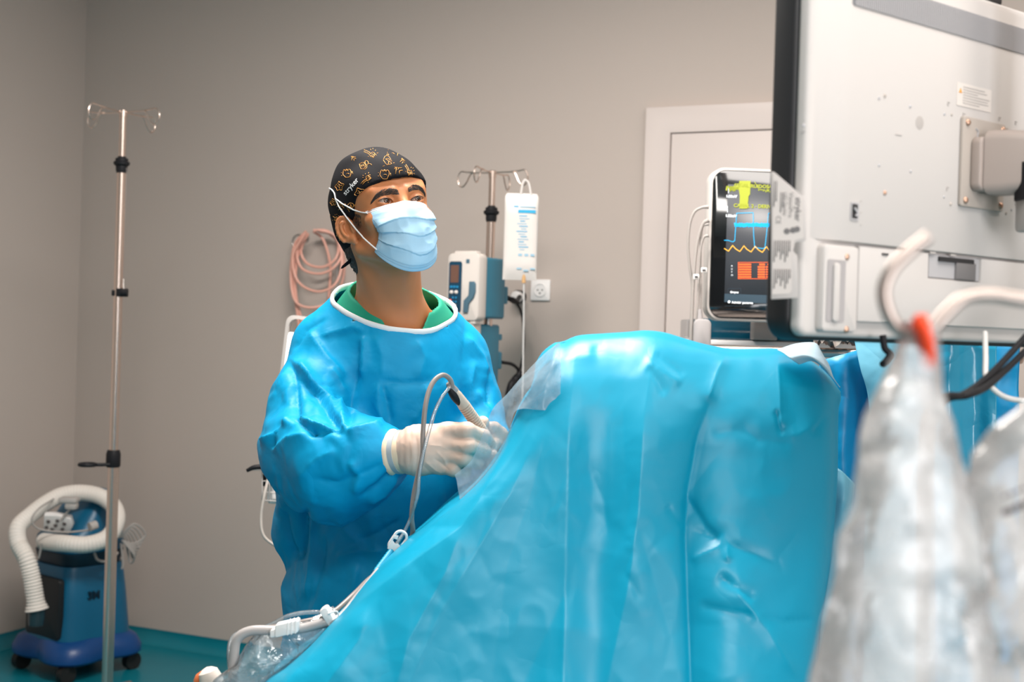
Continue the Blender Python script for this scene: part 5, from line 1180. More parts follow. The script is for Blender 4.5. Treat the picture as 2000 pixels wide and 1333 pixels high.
# folds: soft puckers, then individual pressed creases
slv = np.clip((700-q[:, 0])/60, 0, 1)*np.clip((q[:, 1]-640)/60, 0, 1)
n1 = ridge(np.stack([gV[:, 0]*7+gV[:, 2]*3, gV[:, 1]*6, gV[:, 2]*5-gV[:, 0]*4], 1)*1.4+3); n2 = ridge(np.stack([gV[:, 0]*16, gV[:, 1]*14, gV[:, 2]*9], 1)+9); n3 = ridge(gV*34+5)
wp = gV+.012*np.stack([vnoise(gV*9+k*5) for k in range(3)], 1)
cA = crumple(wp*np.array((11, 10, 7.5)), 1, .35, 1); cB = crumple(wp*np.array((24, 22, 15)), 1, .4, 2)
D = (n1*.0022+n2*.0010+n3*.0005+cA*.0085+cB*.0038)*(.6+.75*slv)*np.clip((q[:, 1]-640)/80, .25, 1)
n4 = ridge(np.stack([gV[:, 0]*22+gV[:, 2]*4, gV[:, 1]*22, gV[:, 2]*3.2], 1)+2); D += n4*.0035*np.clip((q[:, 1]-960)/80, 0, 1)
front = (gN@np.array(-fwd) > -.15)
CR = [ # picture line, height, width each side
    ([(702, 650), (698, 720), (690, 800), (678, 850)], -.010, 7, 30), ([(655, 770), (668, 810), (676, 850)], .010, 14, 8), ([(600, 640), (640, 700), (680, 740)], .006, 8, 22),
    ([(567, 700), (576, 730), (582, 790), (583, 830)], -.008, 8, 14), ([(562, 695), (600, 735), (640, 780), (672, 840)], .009, 16, 8), ([(578, 735), (620, 770), (655, 825), (668, 846)], -.008, 8, 16),
    ([(573, 812), (610, 830), (650, 842), (674, 848)], .012, 5, 20), ([(573, 812), (560, 826), (535, 850), (505, 866)], .010, 16, 5), ([(530, 880), (538, 850), (560, 825)], -.007, 8, 8),
    ([(575, 816), (600, 840), (620, 850)], -.009, 10, 6), ([(674, 848), (720, 835), (750, 828)], .010, 6, 18), ([(600, 850), (650, 845), (674, 850)], -.010, 8, 8),
    ([(528, 885), (560, 860), (610, 850)], .006, 8, 16), ([(680, 900), (700, 930), (690, 970)], .006, 14, 8), ([(580, 940), (620, 900), (660, 880)], .005, 20, 10),
    ([(600, 935), (660, 945), (720, 920), (760, 900)], -.005, 10, 20), ([(700, 975), (740, 950), (775, 915)], -.008, 8, 8), ([(715, 985), (750, 965), (780, 930)], .006, 8, 8),
    ([(620, 660), (690, 640), (720, 652)], .004, 16, 6), ([(712, 650), (708, 700), (703, 740)], .006, 10, 16), ([(740, 745), (735, 790), (750, 830)], .005, 8, 8),
    ([(735, 742), (790, 748), (830, 745), (850, 735)], -.004, 4, 8), ([(745, 745), (755, 780), (765, 830)], -.005, 6, 6), ([(815, 745), (830, 700), (812, 660)], .004, 18, 12),
    ([(730, 650), (745, 690), (747, 740)], .004, 16, 14), ([(905, 650), (940, 700), (955, 760)], .007, 12, 14), ([(950, 720), (955, 770), (953, 800)], -.007, 7, 12), ([(930, 760), (945, 790), (965, 815)], .006, 9, 9),
    ([(870, 740), (880, 780), (905, 810)], .005, 12, 8), ([(925, 700), (918, 750), (930, 800)], .005, 14, 10), ([(835, 745), (828, 790), (800, 830)], .005, 8, 8), ([(552, 990), (562, 1040), (580, 1100)], -.010, 10, 14), ([(595, 990), (600, 1040), (585, 1100)], -.012, 7, 12), ([(610, 1010), (612, 1080), (600, 1180)], .008, 12, 14),
    ([(640, 1040), (625, 1110), (612, 1190)], -.006, 8, 12), ([(690, 1060), (740, 1040), (790, 1010)], -.005, 6, 12), ([(650, 1090), (700, 1075), (760, 1078)], .005, 8, 14), ([(655, 1010), (690, 1050), (720, 1075)], .005, 10, 10),
    ([(700, 1100), (690, 1150), (660, 1200)], .006, 10, 14), ([(570, 700), (530, 780), (512, 850)], .004, 14, 10), ([(640, 620), (600, 645), (570, 690)], -.004, 6, 8), ([(585, 705), (600, 730), (610, 760)], .005, 7, 7), ([(640, 720), (665, 745), (680, 770)], .005, 8, 8)]
for pl, amp, wl, wr in CR: D += crease(q2, pl, amp*1.35, wl*.75, wr*.75)*front
# cuff gathers
gi = np.clip(np.round((gV-gw.lo)/gw.h).astype(int), 0, np.array(gd.shape)-1); deep = gd[tuple(gi.T)] < -.0035
gV = gV+gN*D[:, None]
onplane = (gV-np.array(NC))@np.array(pn_)
rad_ = np.linalg.norm((gV-np.array(NC))-np.outer(onplane, np.array(pn_)), axis=1)
kill = (onplane > -.012) & (rad_ < .13) & deep & (gV[:, 2] > 1.25)
keep = ~kill[gF].any(1); gF = gF[keep]; zz = gV[:, 2]; keep = ~(zz[gF] < .30).any(1); gF = gF[keep]; gV, gF = compact(gV, gF)
gown = raw('surgical_gown', gV, gF, GOWN, root)
sol = gown.modifiers.new('thickness', 'SOLIDIFY'); sol.thickness = .0012; sol.offset = -1
gown_bvh = BVHTree.FromPolygons([tuple(v) for v in gV], gF.tolist())
ring = []
xa_ = pn_.cross(Fb).normalized(); ya_ = pn_.cross(xa_)
for k in range(48):
    a = 2*math.pi*k/48; d = xa_*math.cos(a)+ya_*math.sin(a); best = None
    for r in np.arange(.05, .15, .001):
        p = NC+d*r-pn_*.0015; ii = np.round((np.array(p)-gw.lo)/gw.h).astype(int)
        if gd[tuple(ii)] > 0: best = r; break
    ring.append(NC+d*((best or .09)-.001)-pn_*.001)
ring = [ring[k-1]*.25+ring[k]*.5+ring[(k+1) % 48]*.25 for k in range(48)]
mb = MB(); A = []
for k in range(48):
    d = (ring[k]-NC).normalized(); A.append([list(ring[k]+d*(.0044*math.cos(b))+pn_*(.0066*math.sin(b)-.0020)) for b in np.linspace(0, 2*math.pi, 10, endpoint=False)])
A = np.array(A+[A[0]]); mb.grid(A, closed_u=True); mb.build('neck_binding', BIND, gown)
# --- gloves
gn = normals(GV, GF); gq = proj(GV); dd_ = np.zeros(len(GV))
for pl, amp, wl, wr in (([(800, 850), (805, 885), (800, 920)], .0012, 4, 5), ([(812, 848), (816, 880), (812, 925)], -.0010, 4, 4), ([(828, 900), (850, 918), (868, 928)], .0014, 3, 4), ([(845, 895), (862, 905), (880, 922)], -.001, 3, 3), ([(835, 870), (860, 872), (878, 880)], .0008, 4, 4), ([(822, 905), (838, 922), (850, 930)], -.001, 3, 3), ([(850, 880), (868, 898), (872, 912)], .0010, 3, 3)):
    dd_ += crease(gq[:, :2], pl, amp, wl, wr)*((gn@np.array(-fwd)) > 0)
dd_ += .0005*ridge(GV*60)+.0004*np.sin(gq[:, 0]*.5)*np.clip((825-gq[:, 0])/20, 0, 1)
GV = GV+gn*dd_[:, None]
gl_ = raw('glove', GV, GF, GLOVE, root, label='right latex glove with rolled cuff gripping the handpiece')
raw('glove', G2V, G2F, GLOVE, root)
ca_ = P(783, 884, 2.237); ax_ = (P(822, 880, 2.215)-P(776, 884, 2.235)).normalized()
mb = MB(); s0_ = P(766, 885, 2.24)
mb.lathe(s0_, s0_+ax_, [(0, .039), (.002, .0415), (.006, .0418), (.009, .040), (.011, .0385), (.016, .0375), (.021, .0378), (.026, .0372), (.034, .0350), (.044, .0335)], seg=40)
c_ = mb.build('glove_cuff', CUFF, gl_)
mb = MB(); mb.lathe(s0_+ax_*.0105, s0_+ax_*.021, [(0, .0385), (.003, .0388), (.0105, .0388)], seg=40); mb.build('grey_band', mat('band_grey', (.42, .45, .48), .6), gl_)
# ================================================================== SCOPE HANDPIECE, cable, tubes
HP = mat('handpiece_beige', (.50, .40, .32), .45, bump=.02, bscale=100); CABG = mat('scope_cable', (.24, .20, .18), .35, spec=.5); CLR = thin_film('clear_tube_film', '#dfe6ea', .28, .08, .1, 30, 1.0, .08)
h0 = P(885, 762, 2.19); h1 = P(962, 872, 2.235); ax = (h1-h0).normalized(); Lh = (h1-h0).length
t = thing('scope_handpiece', h0.lerp(h1, .8), 'beige ribbed scope handpiece with dark cap held upright in the right glove', 'handpiece')
prof = [(0.0, .006), (.003, .0075), (.012, .0090), (.03, .0102)]
z = .034
while z < .105:
    prof += [(z, .0106), (z+.0024, .0109), (z+.0032, .0094), (z+.0042, .0094)]; z += .0045
prof += [(.110, .0100), (Lh, .009)]
mb = MB(); mb.lathe(h0, h1, prof, seg=32); mb.build('grip', HP, t)
mb = MB(); side = ax.cross(fwd).normalized(); o_ = h0+(-side*.004 if side.x > 0 else side*.004)-fwd*.0045
mb.ball(o_+ax*.012, (.0075, .0075, .020), R=frame(side, ax.cross(side), ax).to_3x3()); mb.build('dark_button', BLACK, t)
mb = MB(); mb.lathe(h0-ax*.016, h0+ax*.004, [(0, .004), (.004, .0065), (.010, .0068), (.016, .008), (.02, .0085)]); mb.build('connector_sleeve', mat('sleeve_grey', (.22, .22, .22), .15, coat=.5), t)
mb = MB(); cb = [(884, 757, 2.185), (879, 742, 2.18), (866, 733, 2.17), (850, 742, 2.16), (838, 764, 2.15), (830, 800, 2.14), (826, 850, 2.135), (825, 890, 2.13), (815, 935, 2.13), (808, 970, 2.13), (804, 1010, 2.13), (804, 1050, 2.15), (770, 1100, 2.16), (726, 1128, 2.09), (695, 1158, 2.02), (660, 1190, 1.98), (632, 1207, 1.96), (600, 1214, 1.95), (560, 1222, 1.95), (520, 1228, 1.96), (470, 1236, 1.98), (452, 1262, 1.98), (452, 1340, 1.98), (456, 1460, 1.98)]
mb.tube([P(*c) for c in cb], .0042, seg=12); mb.build('scope_cable', CABG, None, label='grey brown cable arching over from the beige handpiece and down along the drape edge', cat='cable')
mb = MB(); mb.tube([P(878, 757, 2.178), P(862, 778, 2.16), (P(848, 808, 2.14)), P(836, 850, 2.128), P(826, 890, 2.122), P(819, 930, 2.12), P(816, 965, 2.12), P(806, 1000, 2.125), P(798, 1022, 2.13), P(788, 1042, 2.13), P(776, 1062, 2.13)], .0030, seg=10)
mb.build('suction_tube', CLR, None, label='thin clear tube running beside the grey scope cable from handpiece to white clamp', cat='tube')
# white pinch clamp
WC = mat('clamp_white', (.80, .78, .76), .35)
cc = P(777, 1058, 2.115); Xc = (P(790, 1040, 2.115)-P(765, 1077, 2.115)).normalized(); Zc = (fwd*-1); Yc = Zc.cross(Xc); Fc = frame(Xc, -Zc, Zc.cross(Xc)*1, cc)
Fc = frame(Xc, fwd, Xc.cross(fwd), cc)
t = thing('tube_clamp', cc, 'white pinch clamp with oval loop where the clear tube meets the blue drape edge', 'clamp')
mb = MB(); outl = [(x, z) for x, z in rrect(.036, .020, .0095, 8)]
mb.tube([Fc@Vector((x, 0, z)) for x, z in outl], .0024, closed=True, smooth=0, seg=8); mb.prism([(-.019, -.008), (-.005, -.009), (-.003, -.002), (-.006, .002), (-.003, .009), (-.019, .008)], -.0035, .0035, 0, .001, Fc); mb.prism([(.002, .002), (.008, .004), (.006, .010), (.0, .010)], -.003, .003, 0, .0008, Fc); mb.build('clamp_loop', WC, t)
mb = MB(); mb.tube([P(790, 1040, 2.125), P(776, 1060, 2.118), P(768, 1075, 2.12), P(752, 1095, 2.11), P(735, 1118, 2.07)], .0030, seg=10); mb.build('tube', CLR, t)
mb = MB(); p0 = P(765, 1077, 2.115); p1 = P(733, 1118, 2.08); mb.lathe(p0, p1, [(v_, .0052-.0012*(v_/.05)+(.0009 if i % 2 else 0)) for i, v_ in enumerate(np.linspace(0, (p1-p0).length, 18))]); mb.build('blue_sleeve', mat('sleeve_blue', '#1591b4', .4), t)
# thick pale tube along the drape edge, ties, clip block
PT = mat('milky_tube', (.50, .47, .46), .25, trans=.2, spec=.6)
mb = MB(); mb.tube([P(740, 1118, 2.06), P(700, 1168, 1.99), P(665, 1208, 1.95), P(630, 1218, 1.94), P(590, 1228, 1.94), P(540, 1232, 1.94), P(490, 1233, 1.94), P(463, 1250, 1.94), P(457, 1290, 1.94), P(456, 1340, 1.94), P(458, 1460, 1.95)], .0075, seg=14)
mb.build('drain_tube', PT, None, label='thick pale grey tube bending down at the lower left corner of the drape', cat='tube')
mb = MB(); u = (P(560, 1222, 1.935)-P(590, 1222, 1.935)).normalized(); F_ = frame((P(585, 1220, 1.93)-P(540, 1230, 1.93)).normalized(), fwd, U_, P(562, 1226, 1.93)); mb.prism(rrect(.036, .019, .003, 4), -.012, .012, 0, .002, F_); mb.prism(rrect(.012, .012, .003, 4, -.020, -.003), -.009, .009, 0, .002, F_)
for k in range(3): mb.prism(rrect(.0015, .020, .0005, 2, .002+.006*k), -.0128, .0125, 0, 0, F_)
mb.build('clip_block', WC, None, label='white block clip holding the grey cable and pale tube together at lower left', cat='clip')
mb = MB(); c = P(642, 1203, 1.945); F_ = frame((P(690, 1160, 2)-P(610, 1212, 2)).normalized(), fwd, (P(690, 1160, 2)-P(610, 1212, 2)).normalized().cross(fwd), c); mb.prism(rrect(.013, .030, .004, 4), -.012, .012, 0, .002, F_); mb.tube([F_@Vector((.004, -.013, .004)), F_@Vector((.016, -.012, .0)), F_@Vector((.014, -.012, -.008)), F_@Vector((.004, -.013, -.008))], .0012)
mb.build('tube_tie', WC, None, label='small white band tying the cable and tube bundle by the drape edge', cat='clip')
# loops of clear tube
mb = MB()
mb.tube([P(455, 1330, 1.95), P(447, 1280, 1.95), P(460, 1240, 1.97), P(520, 1225, 1.98), P(560, 1205, 1.98), (P(600, 1197, 1.98)), P(640, 1200, 1.97), P(665, 1222, 1.93), P(688, 1260, 1.90), P(696, 1300, 1.89), P(694, 1350, 1.88), P(690, 1420, 1.87)], .0035, seg=10)
mb.tube([P(645, 1215, 1.94), P(672, 1240, 1.90), P(688, 1280, 1.885), P(692, 1330, 1.875), P(688, 1420, 1.87)], .0035, seg=10)
mb.build('clear_tube_loop', CLR, None, label='loop of clear tube lying over the lower left of the big blue drape', cat='tube')
# ================================================================== BIG DRAPE
DRAPE = mat('drape_teal', '#0092b4', .38, spec=.42, bump=.08, bscale=420, bump2=.14, b2scale=7, ridged=True); DIN = mat('drape_lining', (.45, .62, .72), .5, spec=.4, bump=.1, bscale=300, bump2=.3, b2scale=9, ridged=True)
def res(pl, n):
    pl = np.array([[*p] for p in pl], float); c = np.array(catmull([Vector((a[0], a[1], 0)) for a in pl], 10))[:, :2]; s = np.r_[0, np.cumsum(np.linalg.norm(np.diff(c, axis=0), axis=1))]
    return np.stack([np.interp(np.linspace(0, s[-1], n), s, c[:, k]) for k in (0, 1)], 1)
NU, NR = 300, 300
topc = res([(1046, 712), (1060, 690), (1084, 672), (1100, 670), (1130, 658), (1180, 654), (1225, 651), (1262, 648), (1300, 652), (1340, 664), (1380, 675), (1430, 684), (1480, 684), (1520, 684), (1550, 693), (1590, 710), (1622, 738), (1642, 768)], NU)
left = res([(1046, 712), (1042, 740), (1030, 772), (1012, 800), (996, 840), (975, 890), (940, 940), (895, 985), (850, 1018), (800, 1062), (745, 1110), (706, 1150), (675, 1190), (640, 1225), (600, 1268), (555, 1305), (505, 1340), (440, 1420), (400, 1560), (390, 1800), (390, 2100), (390, 2250)], NR)
right = res([(1642, 768), (1642, 782), (1638, 800), (1637, 850), (1636, 930), (1631, 1010), (1624, 1090), (1612, 1170), (1600, 1240), (1592, 1333), (1588, 1500), (1586, 1800), (1586, 2100), (1586, 2250)], NR)
# match heights on the right to the left curve parameter
bot = np.stack([np.linspace(390, 1586, NU), np.full(NU, 2250)], 1)
U = np.linspace(0, 1, NU)[None, :, None]; Vv = np.linspace(0, 1, NR)[:, None, None]
Pp = (1-U)*left[:, None]+U*right[:, None]+(1-Vv)*topc[None]+Vv*bot[None]-((1-U)*(1-Vv)*topc[0]+U*(1-Vv)*topc[-1]+(1-U)*Vv*bot[0]+U*Vv*bot[-1])
px_, py_ = Pp[:, :, 0], Pp[:, :, 1]; u2, v2 = U[:, :, 0]+0*px_, Vv[:, :, 0]+0*px_
q2 = np.stack([px_.ravel(), py_.ravel()], 1)
edge = np.clip(1-(2*u2-1)**6, 0, 1)**.5
vt_ = np.clip(v2/.12, 0, 1); topr = np.sqrt(np.clip(1-(1-vt_)**2, 0, 1))
d0 = 2.12-.20*np.clip((py_-650)/700, 0, 1.3)
bul = (.03+.10*edge)*(.25+.75*topr)*.9
D = d0-bul
# long folds: the line positions follow the photograph, each fold has its own slope to either side
def S_(x): return x*x*(3-2*x)
def ramp(x, a, b): return S_(np.clip((x-a)/(b-a), 0, 1))
yy = (py_-650)/683
# fold A: soft ridge at x~1110, then a hollow, then the bright panel between x~1240 and 1338
xl = np.interp(py_, [650, 800, 1000, 1333, 2000], [1128, 1112, 1108, 1100, 1095]); xA = px_-xl
D += -.010*np.exp(-np.abs(xA)/40)*np.clip(yy*3, 0, 1) + .012*np.exp(-((xA-70)/55)**2)*np.clip(yy*3+.2, 0, 1)
xB = np.interp(py_, [650, 800, 1000, 1150, 1333, 2000], [1262, 1243, 1235, 1210, 1165, 1120]); xC = np.interp(py_, [650, 760, 850, 960, 1050, 1333, 2000], [1440, 1395, 1362, 1342, 1337, 1348, 1352])
tt = np.clip((px_-xB)/(xC-xB+1e-3), -1, 2)
D += -.020*np.clip(1-np.abs(tt-.12)/np.where(tt < .12, .9, 1.0), 0, 1)**1.2*np.clip(yy*2.5+.15, 0, 1)
D += (.016*np.exp(-np.abs(px_-xC)/np.where(px_ < xC, 12, 45)))*ramp(py_, 740, 900)
# lower right panel faces up to the light
D += -.020*ramp(py_, 1000, 1180)*np.exp(-((px_-1420)/90)**2)
D += -.014*np.exp(-((px_-1500)/110)**2)*np.clip(yy*2, 0, 1)*(1-.4*ramp(py_, 1000, 1200))
# left edge: rolled-back flank and secondary long folds
lx_ = np.interp(py_, [800, 870, 980, 1030, 1100, 1186, 1260, 1333, 1600], [1005, 990, 935, 900, 800, 690, 625, 560, 480]); 
D += .060*np.clip((lx_-px_)/60, 0, 1.3)**1.3*ramp(py_, 800, 900)
for pl, amp, wl, wr in (([(1055, 830), (1000, 960), (930, 1080), (860, 1200), (800, 1333), (760, 1500)], -.005, 20, 60), ([(905, 1020), (870, 1120), (800, 1250), (760, 1400)], -.004, 10, 30), ([(1080, 800), (1040, 950), (990, 1100), (960, 1333), (950, 1500)], .004, 60, 60), ([(720, 1180), (700, 1250), (640, 1333), (600, 1420)], -.008, 30, 40),
    ([(1150, 690), (1180, 670), (1240, 668)], .004, 10, 10), ([(1255, 700), (1290, 722), (1335, 752)], -.006, 10, 16), ([(1275, 690), (1310, 712), (1338, 740)], .004, 8, 10), ([(1262, 715), (1285, 745), (1300, 775)], .004, 8, 8),
    ([(1338, 965), (1380, 1030), (1412, 1060)], .008, 7, 20), ([(1400, 1050), (1420, 1065), (1421, 1100)], -.006, 8, 8), ([(1340, 1030), (1400, 1055), (1470, 1080), (1530, 1105)], .006, 10, 18), ([(1345, 1095), (1400, 1070), (1415, 1062)], -.005, 8, 12),
    ([(1400, 1120), (1440, 1150), (1480, 1170)], .007, 8, 12), ([(1420, 1128), (1460, 1180), (1500, 1230), (1560, 1330)], -.010, 12, 16), ([(1360, 1180), (1430, 1196), (1480, 1205)], .005, 8, 12), ([(1480, 1205), (1530, 1215), (1595, 1210)], .006, 8, 14), ([(1300, 985), (1320, 1010), (1338, 1030)], .004, 8, 8),
    ([(1520, 690), (1522, 740), (1524, 800), (1527, 850)], -.007, 12, 14), ([(1515, 800), (1522, 835), (1530, 850)], .008, 8, 5), ([(1530, 850), (1560, 850), (1590, 830), (1630, 800)], -.005, 16, 14), ([(1585, 850), (1610, 815), (1630, 800)], .006, 8, 10),
    ([(1420, 690), (1400, 730), (1380, 790)], -.006, 14, 14), ([(1060, 720), (1110, 700), (1170, 690)], -.005, 14, 14), ([(1340, 670), (1420, 700), (1500, 700)], -.006, 10, 16), ([(1440, 820), (1480, 860), (1560, 870)], .003, 20, 20), ([(1380, 850), (1440, 840), (1500, 870)], .003, 14, 14),
    ([(1560, 1040), (1520, 1090), (1530, 1130)], .003, 12, 12), ([(1140, 900), (1180, 980), (1190, 1060)], .003, 20, 20), ([(1240, 1060), (1220, 1120), (1260, 1180)], .003, 12, 12)):
    D += crease(q2, pl, amp*.75, wl, wr).reshape(D.shape)
Wd = Pn(np.stack([px_.ravel(), py_.ravel(), D.ravel()], 1))
fold = (.0060*crumple(Wd*np.array((5.5, 5.5, 3.2)), 1, .3, 3)+.0018*crumple(Wd*np.array((13, 13, 9)), 1, .35, 4)+.0020*ridge(Wd*np.array((5, 5, 2.2))+1.7)+.0012*ridge(Wd*11+4)+.0006*ridge(Wd*25+4)).reshape(D.shape)
D = D-fold*np.clip(np.minimum(u2, 1-u2)*12, 0, 1)*(.35+.65*vt_)
frontg = Pn(np.stack([px_.ravel(), py_.ravel(), D.ravel()], 1)).reshape(NR, NU, 3)
# far side: same outline carried back, narrowing over the top
nb = 60; ub = np.linspace(1, 0, nb)
back = np.zeros((NR, nb, 3))
ii = np.linspace(NU-1, 0, nb).astype(int)
F0 = Pn(np.stack([px_.ravel(), py_.ravel(), d0.ravel()], 1)).reshape(NR, NU, 3)[:, ii]
bk = (.05+.42*np.sin(np.pi*np.clip(ub, 0, 1))**.5)[None, :]*(.12+.88*topr[:, :1])
wv = .02*np.sin(ub*24)[None, :]*vt_[:, :1]
back = F0.copy(); back[:, :, 1] += bk+wv
back[:, :, 2] -= .02*(1-topr[:, :1])
ringA = np.concatenate([frontg, back[:, 1:-1]], 1)
ringA[:, :, 2] = np.maximum(ringA[:, :, 2], .004)
mb = MB(); mb.grid(ringA, closed_u=True)
# close the top between front and far edge
tf = frontg[0][::-1]; nbk = nb; tb_ = back[0]
tfi = tf[np.linspace(0, NU-1, nbk).astype(int)]
Am = np.array([[list(tfi[i]*(1-s)+tb_[i]*s+np.array((0, 0, .010*math.sin(math.pi*s)))) for i in range(nbk)] for s in np.linspace(0, 1, 8)]); mb.grid(Am, flip=True)
bx = ringA[-1].mean(0)
drape = mb.build('surgical_drape', DRAPE, None, auto=0, label='large teal blue drape hung over the operating table, filling the centre foreground', cat='drape')
# folded over corner at the upper right, showing the pale lining
def sheet(rows, name, m, label, cat, n=40, k=40, wr=.003, mi=None, thick=.0012, group=None, parent=None, sc=14):
    """rows: list of picture polylines (px,py,d), interpolated both ways"""
    R_s = [np.array([list(p) for p in catmull([Vector(q) for q in r], 12)]) for r in rows]
    R_s = [np.stack([np.interp(np.linspace(0, 1, k), np.linspace(0, 1, len(r)), r[:, c]) for c in range(3)], 1) for r in R_s]
    R_s = np.array(R_s); out = np.zeros((n, k, 3))
    for i in range(k):
        cc = np.array([list(p) for p in catmull([Vector(v) for v in R_s[:, i]], 12)]); out[:, i] = np.stack([np.interp(np.linspace(0, 1, n), np.linspace(0, 1, len(cc)), cc[:, c]) for c in range(3)], 1)
    Wp_ = Pn(out.reshape(-1, 3)); Wp_[:, 2] = np.maximum(Wp_[:, 2], .006); Wp_ = Wp_-np.outer(wr*(ridge(Wp_*sc+2)+.5*ridge(Wp_*sc*2.3)), np.array(fwd)); mb = MB(); mb.grid(Wp_.reshape(n, k, 3))
    kw = dict(label=label) if parent is not None else dict(label=label, cat=cat, group=group)
    o = mb.build(name, m, parent, auto=0, **{a: b for a, b in kw.items() if b})
    if thick: s = o.modifiers.new('thickness', 'SOLIDIFY'); s.thickness = thick; s.offset = 0
    return o
sheet([[(1518, 684, 2.03), (1555, 672, 2.05), (1592, 671, 2.07), (1604, 690, 2.07)], [(1530, 690, 2.0), (1568, 688, 2.0), (1600, 692, 2.03), (1618, 712, 2.05)], [(1545, 702, 1.985), (1580, 697, 1.985), (1612, 716, 2.0), (1628, 740, 2.03)], [(1560, 712, 2.0), (1590, 706, 2.0), (1622, 735, 2.01), (1641, 758, 2.03)]], 'folded_corner', DIN, 'pale lining showing at the folded corner', None, parent=drape, wr=.001)
# drapes further back on the right
DR2 = mat('drape_deep', '#0089bd', .40, spec=.5, bump=.08, bscale=420, bump2=.4, b2scale=6, ridged=True, sheen=0); DR3 = mat('drape_pale', '#6fb4cc', .38, spec=.5, bump=.1, bscale=420, bump2=.35, b2scale=7, ridged=True)
DR4 = mat('drape_gloss', '#2a9cc0', .22, spec=.7, bump=.05, bscale=420, bump2=.45, b2scale=8, ridged=True)
def hang(x0, x1, ytop, ybot, d, wig, ph, nrow=4, slant=0, xt=None):
    rows = []
    for j in range(nrow):
        f_ = j/(nrow-1); row = []
        for i in range(9):
            g = i/8; a, b = (x0, x1)
            X = a+(b-a)*g+slant*f_; yt = np.interp(g, np.linspace(0, 1, len(ytop)), ytop)
            row.append((X, yt+(ybot-yt)*f_, d+wig*(.3+.7*f_)*math.sin(g*9+ph+f_*.6)))
        rows.append(row)
    return rows
sheet(hang(1600, 1712, [705, 690, 672], 1700, 2.45, .02, .4, slant=-30), 'surgical_drape', DR2, 'deep blue drape hanging just behind the right edge of the big drape', 'drape', 60, 40, .004)
sheet(hang(1690, 1990, [655, 660, 668], 1750, 2.72, .03, 1.4), 'surgical_drape', DR2, 'deep blue drape hanging behind the white cable at the right edge of the picture', 'drape', 60, 60, .004)
sheet([[(1668, 660, 2.42), (1720, 658, 2.40), (1780, 655, 2.42), (1830, 655, 2.44)], [(1680, 720, 2.40), (1730, 730, 2.38), (1780, 735, 2.4), (1825, 740, 2.42)], [(1697, 800, 2.40), (1735, 820, 2.38), (1780, 840, 2.4), (1822, 850, 2.42)], [(1690, 1000, 2.42), (1735, 1000, 2.4), (1780, 1000, 2.42), (1825, 1000, 2.44)], [(1680, 1500, 2.44), (1735, 1500, 2.42), (1780, 1500, 2.44), (1825, 1500, 2.46)]], 'surgical_drape', DR3, 'pale greyish blue drape flap behind the hanging clear bag', 'drape', 50, 40, .003)
sheet(hang(1822, 1944, [655, 662, 668], 1700, 2.36, .018, 2.2, slant=14), 'surgical_drape', DR4, 'glossy light blue drape with bright creases under the white display', 'drape', 60, 50, .005)
sheet([[(1632, 912, 2.20), (1645, 922, 2.19), (1668, 945, 2.2)], [(1630, 950, 2.18), (1650, 960, 2.17), (1664, 985, 2.19)], [(1626, 1010, 2.18), (1644, 1005, 2.17), (1656, 1030, 2.19)], [(1610, 1120, 2.2), (1630, 1110, 2.2), (1645, 1130, 2.2)], [(1596, 1400, 2.22), (1612, 1400, 2.22), (1630, 1400, 2.22)], [(1596, 2000, 2.22), (1612, 2000, 2.22), (1630, 2000, 2.22)]], 'surgical_drape', DR3, 'narrow pale fold peeping out beside the right edge of the big drape', 'drape', 40, 16, .002)
# ================================================================== TRANSLUCENT ADHESIVE SHEET
FILM = thin_film('film_milky', '#b9cbd6', .46, .25, .25, 22, .35, .12)
sheet([[(1088, 672, 2.045), (1094, 676, 1.998), (1095, 740, 1.985), (1093, 803, 1.975)], [(1062, 692, 2.05), (1068, 720, 1.99), (1062, 765, 1.975), (1050, 801, 1.97)], [(1020, 735, 2.05), (1030, 750, 2.0), (1030, 780, 1.985), (1018, 799, 1.98)], [(990, 770, 2.06), (1000, 780, 2.03), (1005, 795, 2.02), (1003, 810, 2.01)], [(962, 800, 2.08), (978, 810, 2.05), (988, 830, 2.03), (994, 850, 2.02)], [(942, 850, 2.09), (955, 865, 2.07), (968, 880, 2.05), (975, 895, 2.035)], [(920, 900, 2.10), (930, 912, 2.085), (938, 925, 2.07), (945, 938, 2.05)], [(888, 928, 2.11), (892, 940, 2.10), (896, 965, 2.085), (900, 985, 2.07)]],
      'adhesive_film', FILM, 'milky transparent adhesive sheet stuck along the left shoulder of the big drape, covering fingertips', 'sheet', 70, 60, .0022, thick=0, sc=30)
